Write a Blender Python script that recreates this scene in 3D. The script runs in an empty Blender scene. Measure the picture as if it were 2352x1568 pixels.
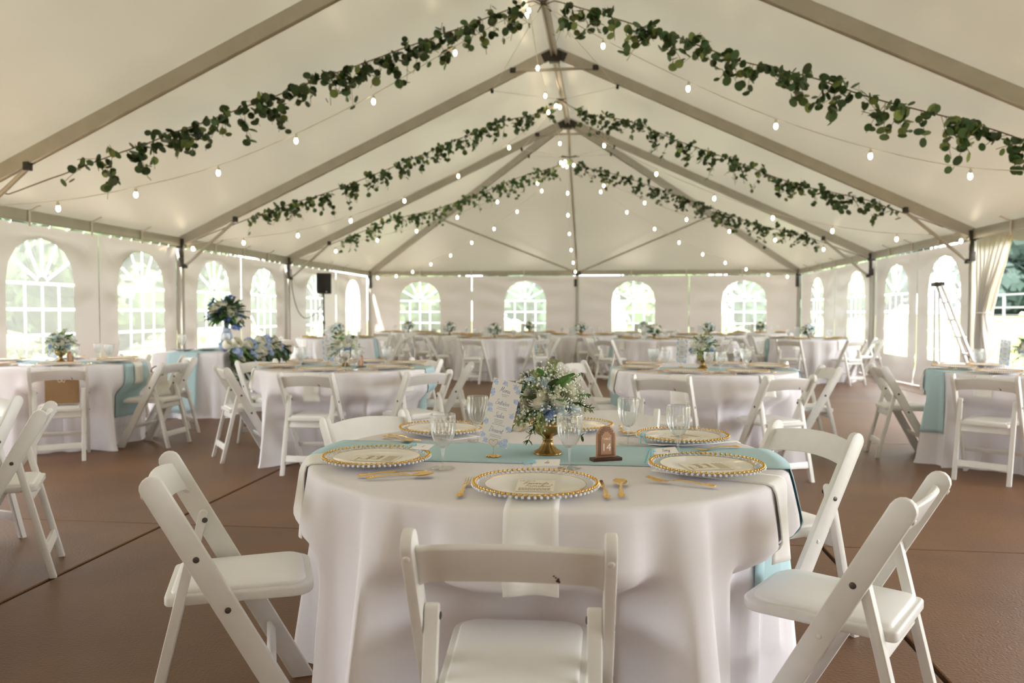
import bpy, bmesh, math, random
import numpy as np
from mathutils import Vector, Matrix, Euler, noise

PI = math.pi
SC = bpy.context.scene
COL = SC.collection
random.seed(7)

# ------------------------------------------------------------------ camera
cam_d = bpy.data.cameras.new('camera')
cam_d.sensor_width = 36.0
cam_d.lens = 36.0 * 1810.8 / 2352.0
cam_d.clip_end = 600
cam_d.dof.use_dof = True
cam_d.dof.focus_distance = 2.65
cam_d.dof.aperture_fstop = 3.2
cam = bpy.data.objects.new('camera', cam_d)
COL.objects.link(cam)
cam.location = (0, 0, 1.237)
cam.rotation_mode = 'QUATERNION'
YAW, PIT, ROL = 0.1173, 0.0356, 0.0011
_fw = Vector((-math.sin(YAW) * math.cos(PIT), math.cos(YAW) * math.cos(PIT), -math.sin(PIT)))
_rt = Vector((math.cos(YAW), math.sin(YAW), 0))
_up = _rt.cross(_fw)
_r2 = _rt * math.cos(ROL) + _up * math.sin(ROL)
_u2 = -_rt * math.sin(ROL) + _up * math.cos(ROL)
cam.rotation_quaternion = Matrix((_r2, _u2, -_fw)).transposed().to_quaternion()
SC.camera = cam

# ------------------------------------------------------------------ sky, sun, exposure
world = bpy.data.worlds.new('sky')
SC.world = world
world.use_nodes = True
wn = world.node_tree
wn.nodes.clear()
w_out = wn.nodes.new('ShaderNodeOutputWorld')
w_bg = wn.nodes.new('ShaderNodeBackground')
w_bg.inputs['Color'].default_value = (0.96, 0.97, 1.0, 1)
w_bg.inputs['Strength'].default_value = 3.0
wn.links.new(w_bg.outputs[0], w_out.inputs[0])

sun_d = bpy.data.lights.new('sun', 'SUN')
sun_d.energy = 7.0
sun_d.angle = math.radians(4)
sun_d.color = (1.0, 0.95, 0.86)
sun = bpy.data.objects.new('sun', sun_d)
COL.objects.link(sun)
sun.rotation_euler = Vector((0.22, 0.72, -0.85)).to_track_quat('-Z', 'Y').to_euler()

SC.view_settings.view_transform = 'Standard'
SC.view_settings.look = 'None'
SC.view_settings.gamma = 1
SC.view_settings.use_curve_mapping = False
SC.view_settings.exposure = 1.88
SC.cycles.use_denoising = True
SC.cycles.max_bounces = 10
SC.cycles.diffuse_bounces = 5
SC.cycles.glossy_bounces = 4
SC.cycles.transmission_bounces = 6
SC.cycles.transparent_max_bounces = 24
SC.cycles.sample_clamp_indirect = 8
SC.cycles.caustics_reflective = False
SC.cycles.caustics_refractive = False

# ------------------------------------------------------------------ tent dimensions (metres)
X0, HALF = -0.79, 6.10
XL, XR = X0 - HALF, X0 + HALF
EAVE, RIDGE = 2.43, 5.28
YM2, YM1, YF, YA, YB, YE = -0.95, 3.30, 7.58, 12.19, 16.56, 22.60
TOPZ = 0.765


# ------------------------------------------------------------------ materials
MATS = {}


def mat(name, col, rough=0.5, metal=0.0, var=0.0, vscale=8.0, bump=0.0, bscale=40.0, spec=0.5, col2=None, objvar=0.0,
        coat=0.0, sheen=0.0, stretch=None):
    m = bpy.data.materials.new(name)
    m.use_nodes = True
    nt = m.node_tree
    b = nt.nodes['Principled BSDF']
    b.inputs['Base Color'].default_value = (*col, 1)
    b.inputs['Roughness'].default_value = rough
    b.inputs['Metallic'].default_value = metal
    b.inputs['Specular IOR Level'].default_value = spec
    if coat:
        b.inputs['Coat Weight'].default_value = coat
    if sheen:
        b.inputs['Sheen Weight'].default_value = sheen
    src = None
    tc = None
    if var or bump:
        tc = nt.nodes.new('ShaderNodeTexCoord')
        mp = nt.nodes.new('ShaderNodeMapping')
        if stretch:
            mp.inputs['Scale'].default_value = stretch
        nt.links.new(tc.outputs['Object'], mp.inputs[0])
    if var:
        n = nt.nodes.new('ShaderNodeTexNoise')
        n.inputs['Scale'].default_value = vscale
        n.inputs['Detail'].default_value = 6
        nt.links.new(mp.outputs[0], n.inputs['Vector'])
        r = nt.nodes.new('ShaderNodeValToRGB')
        c2 = col2 if col2 else tuple(max(0, c * (1 - var)) for c in col)
        r.color_ramp.elements[0].position = 0.3
        r.color_ramp.elements[1].position = 0.7
        r.color_ramp.elements[0].color = (*c2, 1)
        r.color_ramp.elements[1].color = (*col, 1)
        nt.links.new(n.outputs['Fac'], r.inputs[0])
        src = r.outputs[0]
    if objvar:
        oi = nt.nodes.new('ShaderNodeObjectInfo')
        hs = nt.nodes.new('ShaderNodeHueSaturation')
        mr = nt.nodes.new('ShaderNodeMapRange')
        mr.inputs['To Min'].default_value = 1 - objvar
        mr.inputs['To Max'].default_value = 1 + objvar
        nt.links.new(oi.outputs['Random'], mr.inputs[0])
        nt.links.new(mr.outputs[0], hs.inputs['Value'])
        if src:
            nt.links.new(src, hs.inputs['Color'])
        else:
            hs.inputs['Color'].default_value = (*col, 1)
        src = hs.outputs[0]
    if src:
        nt.links.new(src, b.inputs['Base Color'])
    if bump:
        n2 = nt.nodes.new('ShaderNodeTexNoise')
        n2.inputs['Scale'].default_value = bscale
        n2.inputs['Detail'].default_value = 4
        nt.links.new(mp.outputs[0], n2.inputs['Vector'])
        bp = nt.nodes.new('ShaderNodeBump')
        bp.inputs['Strength'].default_value = bump
        bp.inputs['Distance'].default_value = 0.02
        nt.links.new(n2.outputs['Fac'], bp.inputs['Height'])
        nt.links.new(bp.outputs[0], b.inputs['Normal'])
    MATS[name] = m
    return m


def mat_fabric(name, col, tcol, tfac, bump=0.0, bscale=3.0, gloss=0.0, var=0.0):
    """vinyl or cloth that lets some light through"""
    m = bpy.data.materials.new(name)
    m.use_nodes = True
    nt = m.node_tree
    nt.nodes.clear()
    out = nt.nodes.new('ShaderNodeOutputMaterial')
    d = nt.nodes.new('ShaderNodeBsdfDiffuse')
    t = nt.nodes.new('ShaderNodeBsdfTranslucent')
    mx = nt.nodes.new('ShaderNodeMixShader')
    d.inputs[0].default_value = (*col, 1)
    t.inputs[0].default_value = (*tcol, 1)
    mx.inputs[0].default_value = tfac
    nt.links.new(d.outputs[0], mx.inputs[1])
    nt.links.new(t.outputs[0], mx.inputs[2])
    last = mx
    if var:
        tc0 = nt.nodes.new('ShaderNodeTexCoord')
        n0 = nt.nodes.new('ShaderNodeTexNoise')
        n0.inputs['Scale'].default_value = 1.3
        n0.inputs['Detail'].default_value = 5
        nt.links.new(tc0.outputs['Object'], n0.inputs['Vector'])
        r0 = nt.nodes.new('ShaderNodeValToRGB')
        r0.color_ramp.elements[0].position = 0.35
        r0.color_ramp.elements[1].position = 0.65
        r0.color_ramp.elements[0].color = tuple(c * (1 - var) for c in tcol) + (1,)
        r0.color_ramp.elements[1].color = (*tcol, 1)
        nt.links.new(n0.outputs['Fac'], r0.inputs[0])
        nt.links.new(r0.outputs[0], t.inputs[0])
    if gloss:
        g = nt.nodes.new('ShaderNodeBsdfGlossy')
        g.inputs['Roughness'].default_value = 0.35
        mg = nt.nodes.new('ShaderNodeMixShader')
        lw = nt.nodes.new('ShaderNodeFresnel')
        lw.inputs[0].default_value = 1.4
        mu = nt.nodes.new('ShaderNodeMath')
        mu.operation = 'MULTIPLY'
        mu.inputs[1].default_value = gloss
        nt.links.new(lw.outputs[0], mu.inputs[0])
        nt.links.new(mu.outputs[0], mg.inputs[0])
        nt.links.new(mx.outputs[0], mg.inputs[1])
        nt.links.new(g.outputs[0], mg.inputs[2])
        last = mg
    if bump:
        tc = nt.nodes.new('ShaderNodeTexCoord')
        n = nt.nodes.new('ShaderNodeTexNoise')
        n.inputs['Scale'].default_value = bscale
        n.inputs['Detail'].default_value = 3
        nt.links.new(tc.outputs['Object'], n.inputs['Vector'])
        bp = nt.nodes.new('ShaderNodeBump')
        bp.inputs['Strength'].default_value = bump
        bp.inputs['Distance'].default_value = 0.05
        nt.links.new(n.outputs['Fac'], bp.inputs['Height'])
        nt.links.new(bp.outputs[0], d.inputs['Normal'])
        nt.links.new(bp.outputs[0], t.inputs['Normal'])
    nt.links.new(last.outputs[0], out.inputs[0])
    MATS[name] = m
    return m


def mat_clear(name, tint, fog, fogcol, rough=0.03, ior=1.45, gmul=1.0):
    """thin clear sheet: mostly transparent, fresnel gloss, a little milky scatter"""
    m = bpy.data.materials.new(name)
    m.use_nodes = True
    nt = m.node_tree
    nt.nodes.clear()
    out = nt.nodes.new('ShaderNodeOutputMaterial')
    tr = nt.nodes.new('ShaderNodeBsdfTransparent')
    tr.inputs[0].default_value = (*tint, 1)
    tl = nt.nodes.new('ShaderNodeBsdfTranslucent')
    tl.inputs[0].default_value = (*fogcol, 1)
    df = nt.nodes.new('ShaderNodeBsdfDiffuse')
    df.inputs[0].default_value = (*fogcol, 1)
    mf = nt.nodes.new('ShaderNodeMixShader')
    mf.inputs[0].default_value = 0.5
    nt.links.new(tl.outputs[0], mf.inputs[1])
    nt.links.new(df.outputs[0], mf.inputs[2])
    mx = nt.nodes.new('ShaderNodeMixShader')
    mx.inputs[0].default_value = fog
    nt.links.new(tr.outputs[0], mx.inputs[1])
    nt.links.new(mf.outputs[0], mx.inputs[2])
    gl = nt.nodes.new('ShaderNodeBsdfGlossy')
    gl.inputs['Roughness'].default_value = rough
    fr = nt.nodes.new('ShaderNodeLayerWeight')
    fr.inputs['Blend'].default_value = 0.5
    pw = nt.nodes.new('ShaderNodeMath')
    pw.operation = 'POWER'
    pw.inputs[1].default_value = 3.0
    nt.links.new(fr.outputs['Facing'], pw.inputs[0])
    mu = nt.nodes.new('ShaderNodeMath')
    mu.operation = 'MULTIPLY_ADD'
    mu.use_clamp = True
    mu.inputs[1].default_value = gmul * 0.45
    mu.inputs[2].default_value = gmul * 0.03
    nt.links.new(pw.outputs[0], mu.inputs[0])
    m2 = nt.nodes.new('ShaderNodeMixShader')
    nt.links.new(mu.outputs[0], m2.inputs[0])
    nt.links.new(mx.outputs[0], m2.inputs[1])
    nt.links.new(gl.outputs[0], m2.inputs[2])
    nt.links.new(m2.outputs[0], out.inputs[0])
    MATS[name] = m
    return m


def mat_emit(name, col, strength):
    m = bpy.data.materials.new(name)
    m.use_nodes = True
    b = m.node_tree.nodes['Principled BSDF']
    b.inputs['Base Color'].default_value = (*col, 1)
    b.inputs['Emission Color'].default_value = (*col, 1)
    b.inputs['Emission Strength'].default_value = strength
    MATS[name] = m
    return m


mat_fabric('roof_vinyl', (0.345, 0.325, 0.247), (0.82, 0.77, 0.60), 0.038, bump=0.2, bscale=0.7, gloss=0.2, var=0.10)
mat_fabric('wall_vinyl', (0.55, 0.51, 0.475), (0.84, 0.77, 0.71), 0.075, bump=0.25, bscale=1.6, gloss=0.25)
mat_fabric('tablecloth', (0.95, 0.925, 0.965), (0.86, 0.82, 0.87), 0.10)
mat_fabric('runner_blue', (0.58, 0.78, 0.83), (0.40, 0.62, 0.70), 0.12)
mat_fabric('napkin', (0.95, 0.94, 0.92), (0.8, 0.78, 0.72), 0.05)
mat_fabric('curtain_vinyl', (0.78, 0.75, 0.71), (0.8, 0.77, 0.7), 0.35, gloss=0.3)
mat_clear('window_vinyl', (0.96, 0.99, 0.98), 0.22, (0.95, 0.98, 0.97), rough=0.2, gmul=0.3)
mat_clear('glass', (0.985, 0.99, 0.99), 0.075, (0.98, 0.98, 0.99), rough=0.03, ior=1.5, gmul=2.6)
mat_clear('charger_glass', (0.99, 0.99, 1.0), 0.10, (0.96, 0.96, 0.98), rough=0.06, ior=1.45, gmul=0.8)
mat('muntin_white', (0.9, 0.9, 0.9), 0.5)
MATS['muntin'] = mat_fabric('muntin_vinyl', (0.9, 0.9, 0.9), (0.96, 0.97, 0.97), 0.85)
mat('frame_alu', (0.50, 0.475, 0.42), 0.38, 0.2, var=0.12, vscale=5)
mat('fitting', (0.05, 0.045, 0.04), 0.45, 0.5)
mat('slab', (0.185, 0.086, 0.034), 0.46, 0, var=0.35, vscale=1.6, bump=0.2, bscale=90, col2=(0.125, 0.058, 0.025), objvar=0.05)
mat('joint', (0.02, 0.013, 0.01), 0.8)
mat('resin', (0.81, 0.795, 0.76), 0.33, 0, var=0.05, vscale=18, bump=0.03, bscale=60)
mat('seat_vinyl', (0.89, 0.88, 0.87), 0.42)
mat('bolt', (0.10, 0.09, 0.085), 0.4, 0.8)
mat('bolt_white', (0.78, 0.76, 0.72), 0.4)
mat('rust', (0.05, 0.015, 0.01), 0.8)
mat('gold', (0.90, 0.62, 0.26), 0.16, 1.0)
mat('gold_bead', (0.70, 0.42, 0.10), 0.22, 0.9)
mat('bead', (0.86, 0.86, 0.90), 0.15, 0.0)
mat('brass_bowl', (0.50, 0.33, 0.12), 0.34, 0.85, var=0.45, vscale=22, col2=(0.24, 0.15, 0.055))
mat('porcelain', (0.92, 0.89, 0.83), 0.12)
mat('card', (0.90, 0.85, 0.72), 0.7)
mat('menu_card', (0.92, 0.90, 0.90), 0.65)
mat('tag_card', (0.92, 0.91, 0.90), 0.6)
mat('ink_blue', (0.20, 0.26, 0.45), 0.7)
mat('ink_grey', (0.36, 0.38, 0.45), 0.7)
mat('ink_gold', (0.28, 0.15, 0.03), 0.5, 0.2)
mat('ink_black', (0.03, 0.03, 0.04), 0.7)
mat('print_blue', (0.58, 0.70, 0.92), 0.7)
mat('print_blue_deep', (0.42, 0.56, 0.85), 0.7)
mat('print_green', (0.40, 0.46, 0.36), 0.7)
mat('ribbon', (0.35, 0.68, 0.80), 0.35)
mat('wood', (0.62, 0.34, 0.20), 0.5, 0, var=0.25, vscale=30, stretch=(1, 1, 0.15))
mat('wood_dark', (0.075, 0.028, 0.016), 0.5)
mat('sign_white', (0.92, 0.88, 0.80), 0.5)
mat('eucalyptus', (0.055, 0.115, 0.040), 0.5, 0, objvar=0.55)
mat('eucalyptus_light', (0.20, 0.27, 0.085), 0.5, 0, objvar=0.4)
mat('twig', (0.16, 0.10, 0.06), 0.7)
mat('leaf', (0.13, 0.30, 0.07), 0.45)
mat('leaf_dark', (0.05, 0.10, 0.03), 0.5)
mat('sprig', (0.36, 0.42, 0.18), 0.6)
mat('breath', (0.93, 0.93, 0.88), 0.7)
mat('rose', (0.95, 0.93, 0.82), 0.6)
mat('hydrangea', (0.68, 0.82, 0.94), 0.6)
mat('aster', (0.44, 0.56, 0.80), 0.6)
mat('peony', (0.72, 0.83, 0.92), 0.55)
mat('deep_blue', (0.13, 0.22, 0.55), 0.6)
mat('cord', (0.72, 0.70, 0.64), 0.6)
mat('socket', (0.80, 0.76, 0.68), 0.5)
mat_emit('bulb', (1.0, 0.80, 0.52), 9.0)
mat('black_plastic', (0.012, 0.012, 0.013), 0.5)
mat('black_metal', (0.02, 0.02, 0.02), 0.4, 0.4)
mat('kraft', (0.36, 0.22, 0.11), 0.75, var=0.1, vscale=20)
mat('tote', (0.78, 0.75, 0.68), 0.8, var=0.15, vscale=12)
mat('brown_leather', (0.14, 0.05, 0.03), 0.5)
mat('rope', (0.75, 0.68, 0.55), 0.8)
mat('ladder_alu', (0.86, 0.88, 0.93), 0.3, 0.4)
mat('delft', (0.80, 0.84, 0.90), 0.15, var=0.5, vscale=14, col2=(0.12, 0.2, 0.5))
mat('grey_plate', (0.45, 0.46, 0.50), 0.25)
mat('table_wood', (0.45, 0.33, 0.2), 0.5)
mat('steel', (0.45, 0.45, 0.46), 0.4, 0.8)
mat('grass', (0.080, 0.100, 0.014), 0.9, 0, var=0.4, vscale=0.6, bump=0.4, bscale=20, col2=(0.105, 0.120, 0.022))
mat('foliage', (0.042, 0.080, 0.040), 0.8, 0, objvar=0.4, var=0.5, vscale=0.7)
mat('foliage_light', (0.10, 0.155, 0.060), 0.8, 0, objvar=0.3, var=0.4, vscale=0.9)
mat('foliage_dark', (0.026, 0.055, 0.042), 0.8, 0, objvar=0.3, var=0.5, vscale=0.7)
mat('bark', (0.10, 0.075, 0.05), 0.9)
mat('fence_grey', (0.22, 0.23, 0.24), 0.5, 0.3)
mat('asphalt', (0.16, 0.16, 0.16), 0.9, var=0.2, vscale=1)
mat('car_dark', (0.02, 0.022, 0.03), 0.2, 0.2, coat=0.5)
mat('car_white', (0.8, 0.8, 0.8), 0.25, coat=0.5)
mat('car_glass', (0.03, 0.04, 0.05), 0.08)
mat('tyre', (0.015, 0.015, 0.015), 0.8)


# ------------------------------------------------------------------ mesh builder
class MB:
    def __init__(s):
        s.v, s.f, s.m = [], [], []
        s.mi = 0

    def add(s, vs, fs):
        n = len(s.v)
        s.v.extend([tuple(p) for p in vs])
        for f in fs:
            s.f.append([i + n for i in f])
            s.m.append(s.mi)
        return s

    def box(s, c, size, rot=None):
        hx, hy, hz = size[0] / 2, size[1] / 2, size[2] / 2
        ps = [Vector((x, y, z)) for x in (-hx, hx) for y in (-hy, hy) for z in (-hz, hz)]
        if rot is not None:
            ps = [rot @ p for p in ps]
        c = Vector(c)
        return s.add([p + c for p in ps], [(0, 1, 3, 2), (4, 6, 7, 5), (0, 4, 5, 1), (2, 3, 7, 6), (0, 2, 6, 4), (1, 5, 7, 3)])

    def bar(s, a, b, w, h, up=(0, 0, 1)):
        """box from a to b, w across, h along up"""
        a, b = Vector(a), Vector(b)
        d = (b - a)
        L = d.length
        d.normalize()
        side = d.cross(Vector(up))
        if side.length < 1e-5:
            side = d.cross(Vector((1, 0, 0)))
        side.normalize()
        u = side.cross(d).normalized()
        R = Matrix((side, d, u)).transposed()
        return s.box((a + b) / 2, (w, L, h), R)

    def tube(s, pts, r, n=6, closed=False):
        pts = [Vector(p) for p in pts]
        k = len(pts)
        rr = r if isinstance(r, (list, tuple)) else [r] * k
        vs, fs = [], []
        prev = None
        for i, p in enumerate(pts):
            if closed:
                d = pts[(i + 1) % k] - pts[i - 1]
            else:
                d = pts[min(i + 1, k - 1)] - pts[max(i - 1, 0)]
            if d.length < 1e-9:
                d = Vector((0, 0, 1))
            d.normalize()
            if prev is None:
                q = Vector((0, 0, 1)) if abs(d.z) < 0.9 else Vector((1, 0, 0))
            else:
                q = prev
            a = (q - d * q.dot(d)).normalized()
            prev = a
            b = d.cross(a)
            for j in range(n):
                t = 2 * PI * j / n
                vs.append(p + (a * math.cos(t) + b * math.sin(t)) * rr[i])
        rng = k if closed else k - 1
        for i in range(rng):
            i2 = (i + 1) % k
            for j in range(n):
                j2 = (j + 1) % n
                fs.append((i * n + j, i * n + j2, i2 * n + j2, i2 * n + j))
        if not closed:
            fs.append(tuple(reversed(range(n))))
            fs.append(tuple(range((k - 1) * n, k * n)))
        return s.add(vs, fs)

    def lathe(s, prof, n=24, c=(0, 0, 0), mod=None):
        """prof: [(r,z)]; mod(theta, i) scales the radius"""
        vs, fs = [], []
        k = len(prof)
        for i, (r, z) in enumerate(prof):
            for j in range(n):
                t = 2 * PI * j / n
                q = r * (mod(t, i) if mod else 1)
                vs.append((c[0] + q * math.cos(t), c[1] + q * math.sin(t), c[2] + z))
        for i in range(k - 1):
            for j in range(n):
                j2 = (j + 1) % n
                fs.append((i * n + j, i * n + j2, (i + 1) * n + j2, (i + 1) * n + j))
        s.add(vs, fs)
        b = len(s.v) - len(vs)
        if prof[0][0] > 1e-6:
            s.f.append([b + j for j in reversed(range(n))]); s.m.append(s.mi)
        if prof[-1][0] > 1e-6:
            s.f.append([b + (k - 1) * n + j for j in range(n)]); s.m.append(s.mi)
        return s

    def open_lathe(s, prof, n=24, c=(0, 0, 0), mod=None):
        vs, fs = [], []
        k = len(prof)
        for i, (r, z) in enumerate(prof):
            for j in range(n):
                t = 2 * PI * j / n
                q = r * (mod(t, i) if mod else 1)
                vs.append((c[0] + q * math.cos(t), c[1] + q * math.sin(t), c[2] + z))
        for i in range(k - 1):
            for j in range(n):
                j2 = (j + 1) % n
                fs.append((i * n + j, i * n + j2, (i + 1) * n + j2, (i + 1) * n + j))
        return s.add(vs, fs)

    def prism(s, outline, t0, t1, fn):
        """outline of 2d points extruded between t0 and t1; fn(a,b,t)->xyz"""
        n = len(outline)
        vs = [fn(a, b, t0) for a, b in outline] + [fn(a, b, t1) for a, b in outline]
        fs = [tuple(reversed(range(n))), tuple(range(n, 2 * n))]
        for i in range(n):
            j = (i + 1) % n
            fs.append((i, j, n + j, n + i))
        return s.add(vs, fs)

    def grid(s, fn, nu, nv):
        vs = [fn(i / nu, j / nv) for i in range(nu + 1) for j in range(nv + 1)]
        w = nv + 1
        fs = [(i * w + j, (i + 1) * w + j, (i + 1) * w + j + 1, i * w + j + 1) for i in range(nu) for j in range(nv)]
        return s.add(vs, fs)

    def ball(s, c, r, n=6, m=4, sq=(1, 1, 1)):
        c = Vector(c)
        vs = [c + Vector((0, 0, r * sq[2]))]
        for i in range(1, m):
            p = PI * i / m
            for j in range(n):
                t = 2 * PI * j / n
                vs.append(c + Vector((r * sq[0] * math.sin(p) * math.cos(t), r * sq[1] * math.sin(p) * math.sin(t), r * sq[2] * math.cos(p))))
        vs.append(c - Vector((0, 0, r * sq[2])))
        fs = [(0, 1 + j, 1 + (j + 1) % n) for j in range(n)]
        for i in range(m - 2):
            for j in range(n):
                a = 1 + i * n
                fs.append((a + j, a + n + j, a + n + (j + 1) % n, a + (j + 1) % n))
        a = 1 + (m - 2) * n
        e = len(vs) - 1
        fs += [(a + j, e, a + (j + 1) % n) for j in range(n)]
        return s.add(vs, fs)

    def mesh(s, name, mats, smooth=40, bevel=0.0, seg=2, solid=0.0, weld=False):
        me = bpy.data.meshes.new(name)
        me.from_pydata(s.v, [], s.f)
        if not isinstance(mats, (list, tuple)):
            mats = [mats]
        for q in mats:
            me.materials.append(MATS[q])
        if len(mats) > 1:
            me.polygons.foreach_set('material_index', s.m)
        if bevel or weld or True:
            bm = bmesh.new()
            bm.from_mesh(me)
            if weld:
                bmesh.ops.remove_doubles(bm, verts=bm.verts, dist=1e-5)
            if bevel:
                es = [e for e in bm.edges if len(e.link_faces) == 2 and e.calc_face_angle(0) > 0.6]
                bmesh.ops.bevel(bm, geom=es, offset=bevel, segments=seg, profile=0.5, affect='EDGES', clamp_overlap=True)
            bmesh.ops.recalc_face_normals(bm, faces=bm.faces)
            if solid:
                bmesh.ops.solidify(bm, geom=bm.faces[:], thickness=solid)
            bm.to_mesh(me)
            bm.free()
        if smooth:
            me.polygons.foreach_set('use_smooth', [True] * len(me.polygons))
            if smooth < 180:
                me.set_sharp_from_angle(angle=math.radians(smooth))
        me.update()
        return me


def link(name, me, parent=None, loc=None, rot=None, scale=None):
    o = bpy.data.objects.new(name, me)
    COL.objects.link(o)
    if parent is not None:
        o.parent = parent
    if loc is not None:
        o.location = loc
    if rot is not None:
        o.rotation_euler = rot
    if scale is not None:
        o.scale = (scale,) * 3 if isinstance(scale, (int, float)) else scale
    return o


def tag(o, label, cat, group=None, kind=None):
    o['label'] = label
    o['category'] = cat
    if group:
        o['group'] = group
    if kind:
        o['kind'] = kind
    return o


def thing(name, label, cat, loc=(0, 0, 0), rz=0.0, group=None):
    o = link(name, None, None, loc, (0, 0, rz))
    return tag(o, label, cat, group)


def struct(name, me=None, loc=None):
    o = link(name, me, None, loc)
    o['kind'] = 'structure'
    return o


def copy_tree(src, loc=None, rot=None, label=None, group=None, parent=None):
    c = src.copy()
    COL.objects.link(c)
    c.parent = parent
    if loc is not None:
        c.location = loc
    if rot is not None:
        c.rotation_euler = rot
    if label:
        c['label'] = label
    if group:
        c['group'] = group
    for ch in src.children:
        copy_tree(ch, parent=c)
    return c


def crom(pts, k=6):
    """catmull-rom through the points"""
    P = [Vector(p) for p in pts]
    out = []
    for i in range(len(P) - 1):
        p0, p1, p2, p3 = P[max(i - 1, 0)], P[i], P[i + 1], P[min(i + 2, len(P) - 1)]
        for j in range(k):
            t = j / k
            out.append(0.5 * ((2 * p1) + (p2 - p0) * t + (2 * p0 - 5 * p1 + 4 * p2 - p3) * t * t + (3 * p1 - p0 - 3 * p2 + p3) * t ** 3))
    out.append(P[-1])
    return out


# ------------------------------------------------------------------ lettering
GL = {
    'e': (0.75, [[(0, .35), (.5, .5), (.55, .85), (.3, 1), (.08, .7), (.1, .2), (.4, 0), (.8, .25)]]),
    'n': (0.92, [[(0, .3), (.15, .95), (.15, 0)], [(.15, .5), (.4, .95), (.6, .9), (.62, .1), (.75, 0), (.95, .25)]]),
    'u': (0.92, [[(0, .3), (.15, .95), (.12, .2), (.3, 0), (.55, .3), (.62, .95)], [(.62, .95), (.62, .15), (.75, 0), (.95, .25)]]),
    't': (0.55, [[(0, .3), (.35, 1.7), (.2, .2), (.35, 0), (.6, .25)], [(.05, 1.15), (.55, 1.2)]]),
    'r': (0.7, [[(0, .3), (.2, 1.05), (.25, .85), (.5, .9), (.45, .2), (.55, 0), (.75, .25)]]),
    'i': (0.5, [[(0, .3), (.2, .95), (.18, .15), (.3, 0), (.5, .25)], [(.28, 1.32), (.31, 1.42)]]),
    's': (0.65, [[(0, .25), (.3, 1.0), (.5, .5), (.4, .05), (.1, .05)], [(.4, .05), (.7, .25)]]),
    'd': (0.92, [[(.6, .75), (.35, .95), (.08, .6), (.1, .1), (.35, 0), (.6, .5), (.85, 2.1)], [(.85, 2.1), (.6, .3), (.72, 0), (.95, .25)]]),
    'l': (0.52, [[(0, .3), (.4, 1.6), (.35, 2.1), (.2, 1.9), (.2, .2), (.35, 0), (.55, .25)]]),
    'a': (0.92, [[(.6, .8), (.35, 1), (.08, .6), (.15, .05), (.4, .1), (.6, .9)], [(.6, .9), (.58, .15), (.72, 0), (.95, .25)]]),
    'm': (1.35, [[(0, .3), (.15, .95), (.15, 0)], [(.15, .5), (.38, .95), (.52, .85), (.54, 0)], [(.54, .5), (.8, .95), (.98, .9), (1.0, .1), (1.15, 0), (1.38, .25)]]),
    'o': (0.78, [[(.35, 1), (.08, .6), (.15, .05), (.45, .05), (.6, .5), (.4, 1), (.82, .85)]]),
    'y': (0.85, [[(0, .3), (.15, .95), (.15, .35), (.35, .1), (.6, .5), (.65, .95)], [(.65, .95), (.5, -.9), (.2, -1), (.3, -.5), (.9, .25)]]),
    '\u00e9': (0.75, [[(0, .35), (.5, .5), (.55, .85), (.3, 1), (.08, .7), (.1, .2), (.4, 0), (.8, .25)], [(.3, 1.25), (.55, 1.6)]]),
    'M': (1.4, [[(0, 0), (.3, 2), (.5, .4), (.95, 2.1), (1.0, .2), (1.2, 0), (1.4, .25)]]),
    'E': (0.95, [[(.9, 1.8), (.55, 2.1), (.25, 1.7), (.55, 1.15), (.1, .8), (.15, .1), (.6, 0), (.95, .35)]]),
    'S': (0.98, [[(.9, 1.8), (.6, 2.15), (.3, 1.7), (.65, 1.0), (.6, .2), (.2, 0), (-.05, .3)]]),
    'D': (1.25, [[(.3, 2), (.2, .1), (.05, .1)], [(0, 1.9), (.6, 2.1), (1.1, 1.3), (.8, .2), (.2, .05)]]),
    'F': (0.95, [[(.1, 2.0), (1.1, 2.15)], [(.55, 2.05), (.4, .2), (.1, 0)], [(.25, 1.1), (.8, 1.15)]]),
    'T': (0.9, [[(0, 1.95), (1.1, 2.15)], [(.6, 2.05), (.45, .1), (.3, 0)]]),
    '&': (1.0, [[(.9, 0), (.2, 1.3), (.4, 1.8), (.6, 1.4), (.1, .5), (.3, 0), (.8, .7)]]),
    ' ': (0.5, []),
}


def script_strokes(text, size, x0, y0, slant=0.22, centre=True):
    """handwritten strokes in card space (x right, y up)"""
    w = sum(GL[c][0] for c in text) * size
    x = x0 - (w / 2 if centre else 0)
    out = []
    for c in text:
        adv, st = GL[c]
        for ln in st:
            out.append([(x + (a + b * slant) * size, y0 + b * size) for a, b in [(p.x, p.y) for p in crom([(q[0], q[1], 0) for q in ln], 5)]])
        x += adv * size
    return out


def ribbon_strokes(mb, strokes, w, fn, z=0.0006):
    """flat ink ribbons: strokes in card space mapped by fn(x,y,z)"""
    for ln in strokes:
        n = len(ln)
        vs = []
        for i in range(n):
            a, b = ln[max(i - 1, 0)], ln[min(i + 1, n - 1)]
            dx, dy = b[0] - a[0], b[1] - a[1]
            L = math.hypot(dx, dy) or 1
            nx, ny = -dy / L * w / 2, dx / L * w / 2
            ww = 1.0 if abs(dy) > abs(dx) else 0.7
            vs += [fn(ln[i][0] + nx * ww, ln[i][1] + ny * ww, z), fn(ln[i][0] - nx * ww, ln[i][1] - ny * ww, z)]
        mb.add(vs, [(2 * i, 2 * i + 1, 2 * i + 3, 2 * i + 2) for i in range(n - 1)])


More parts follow.
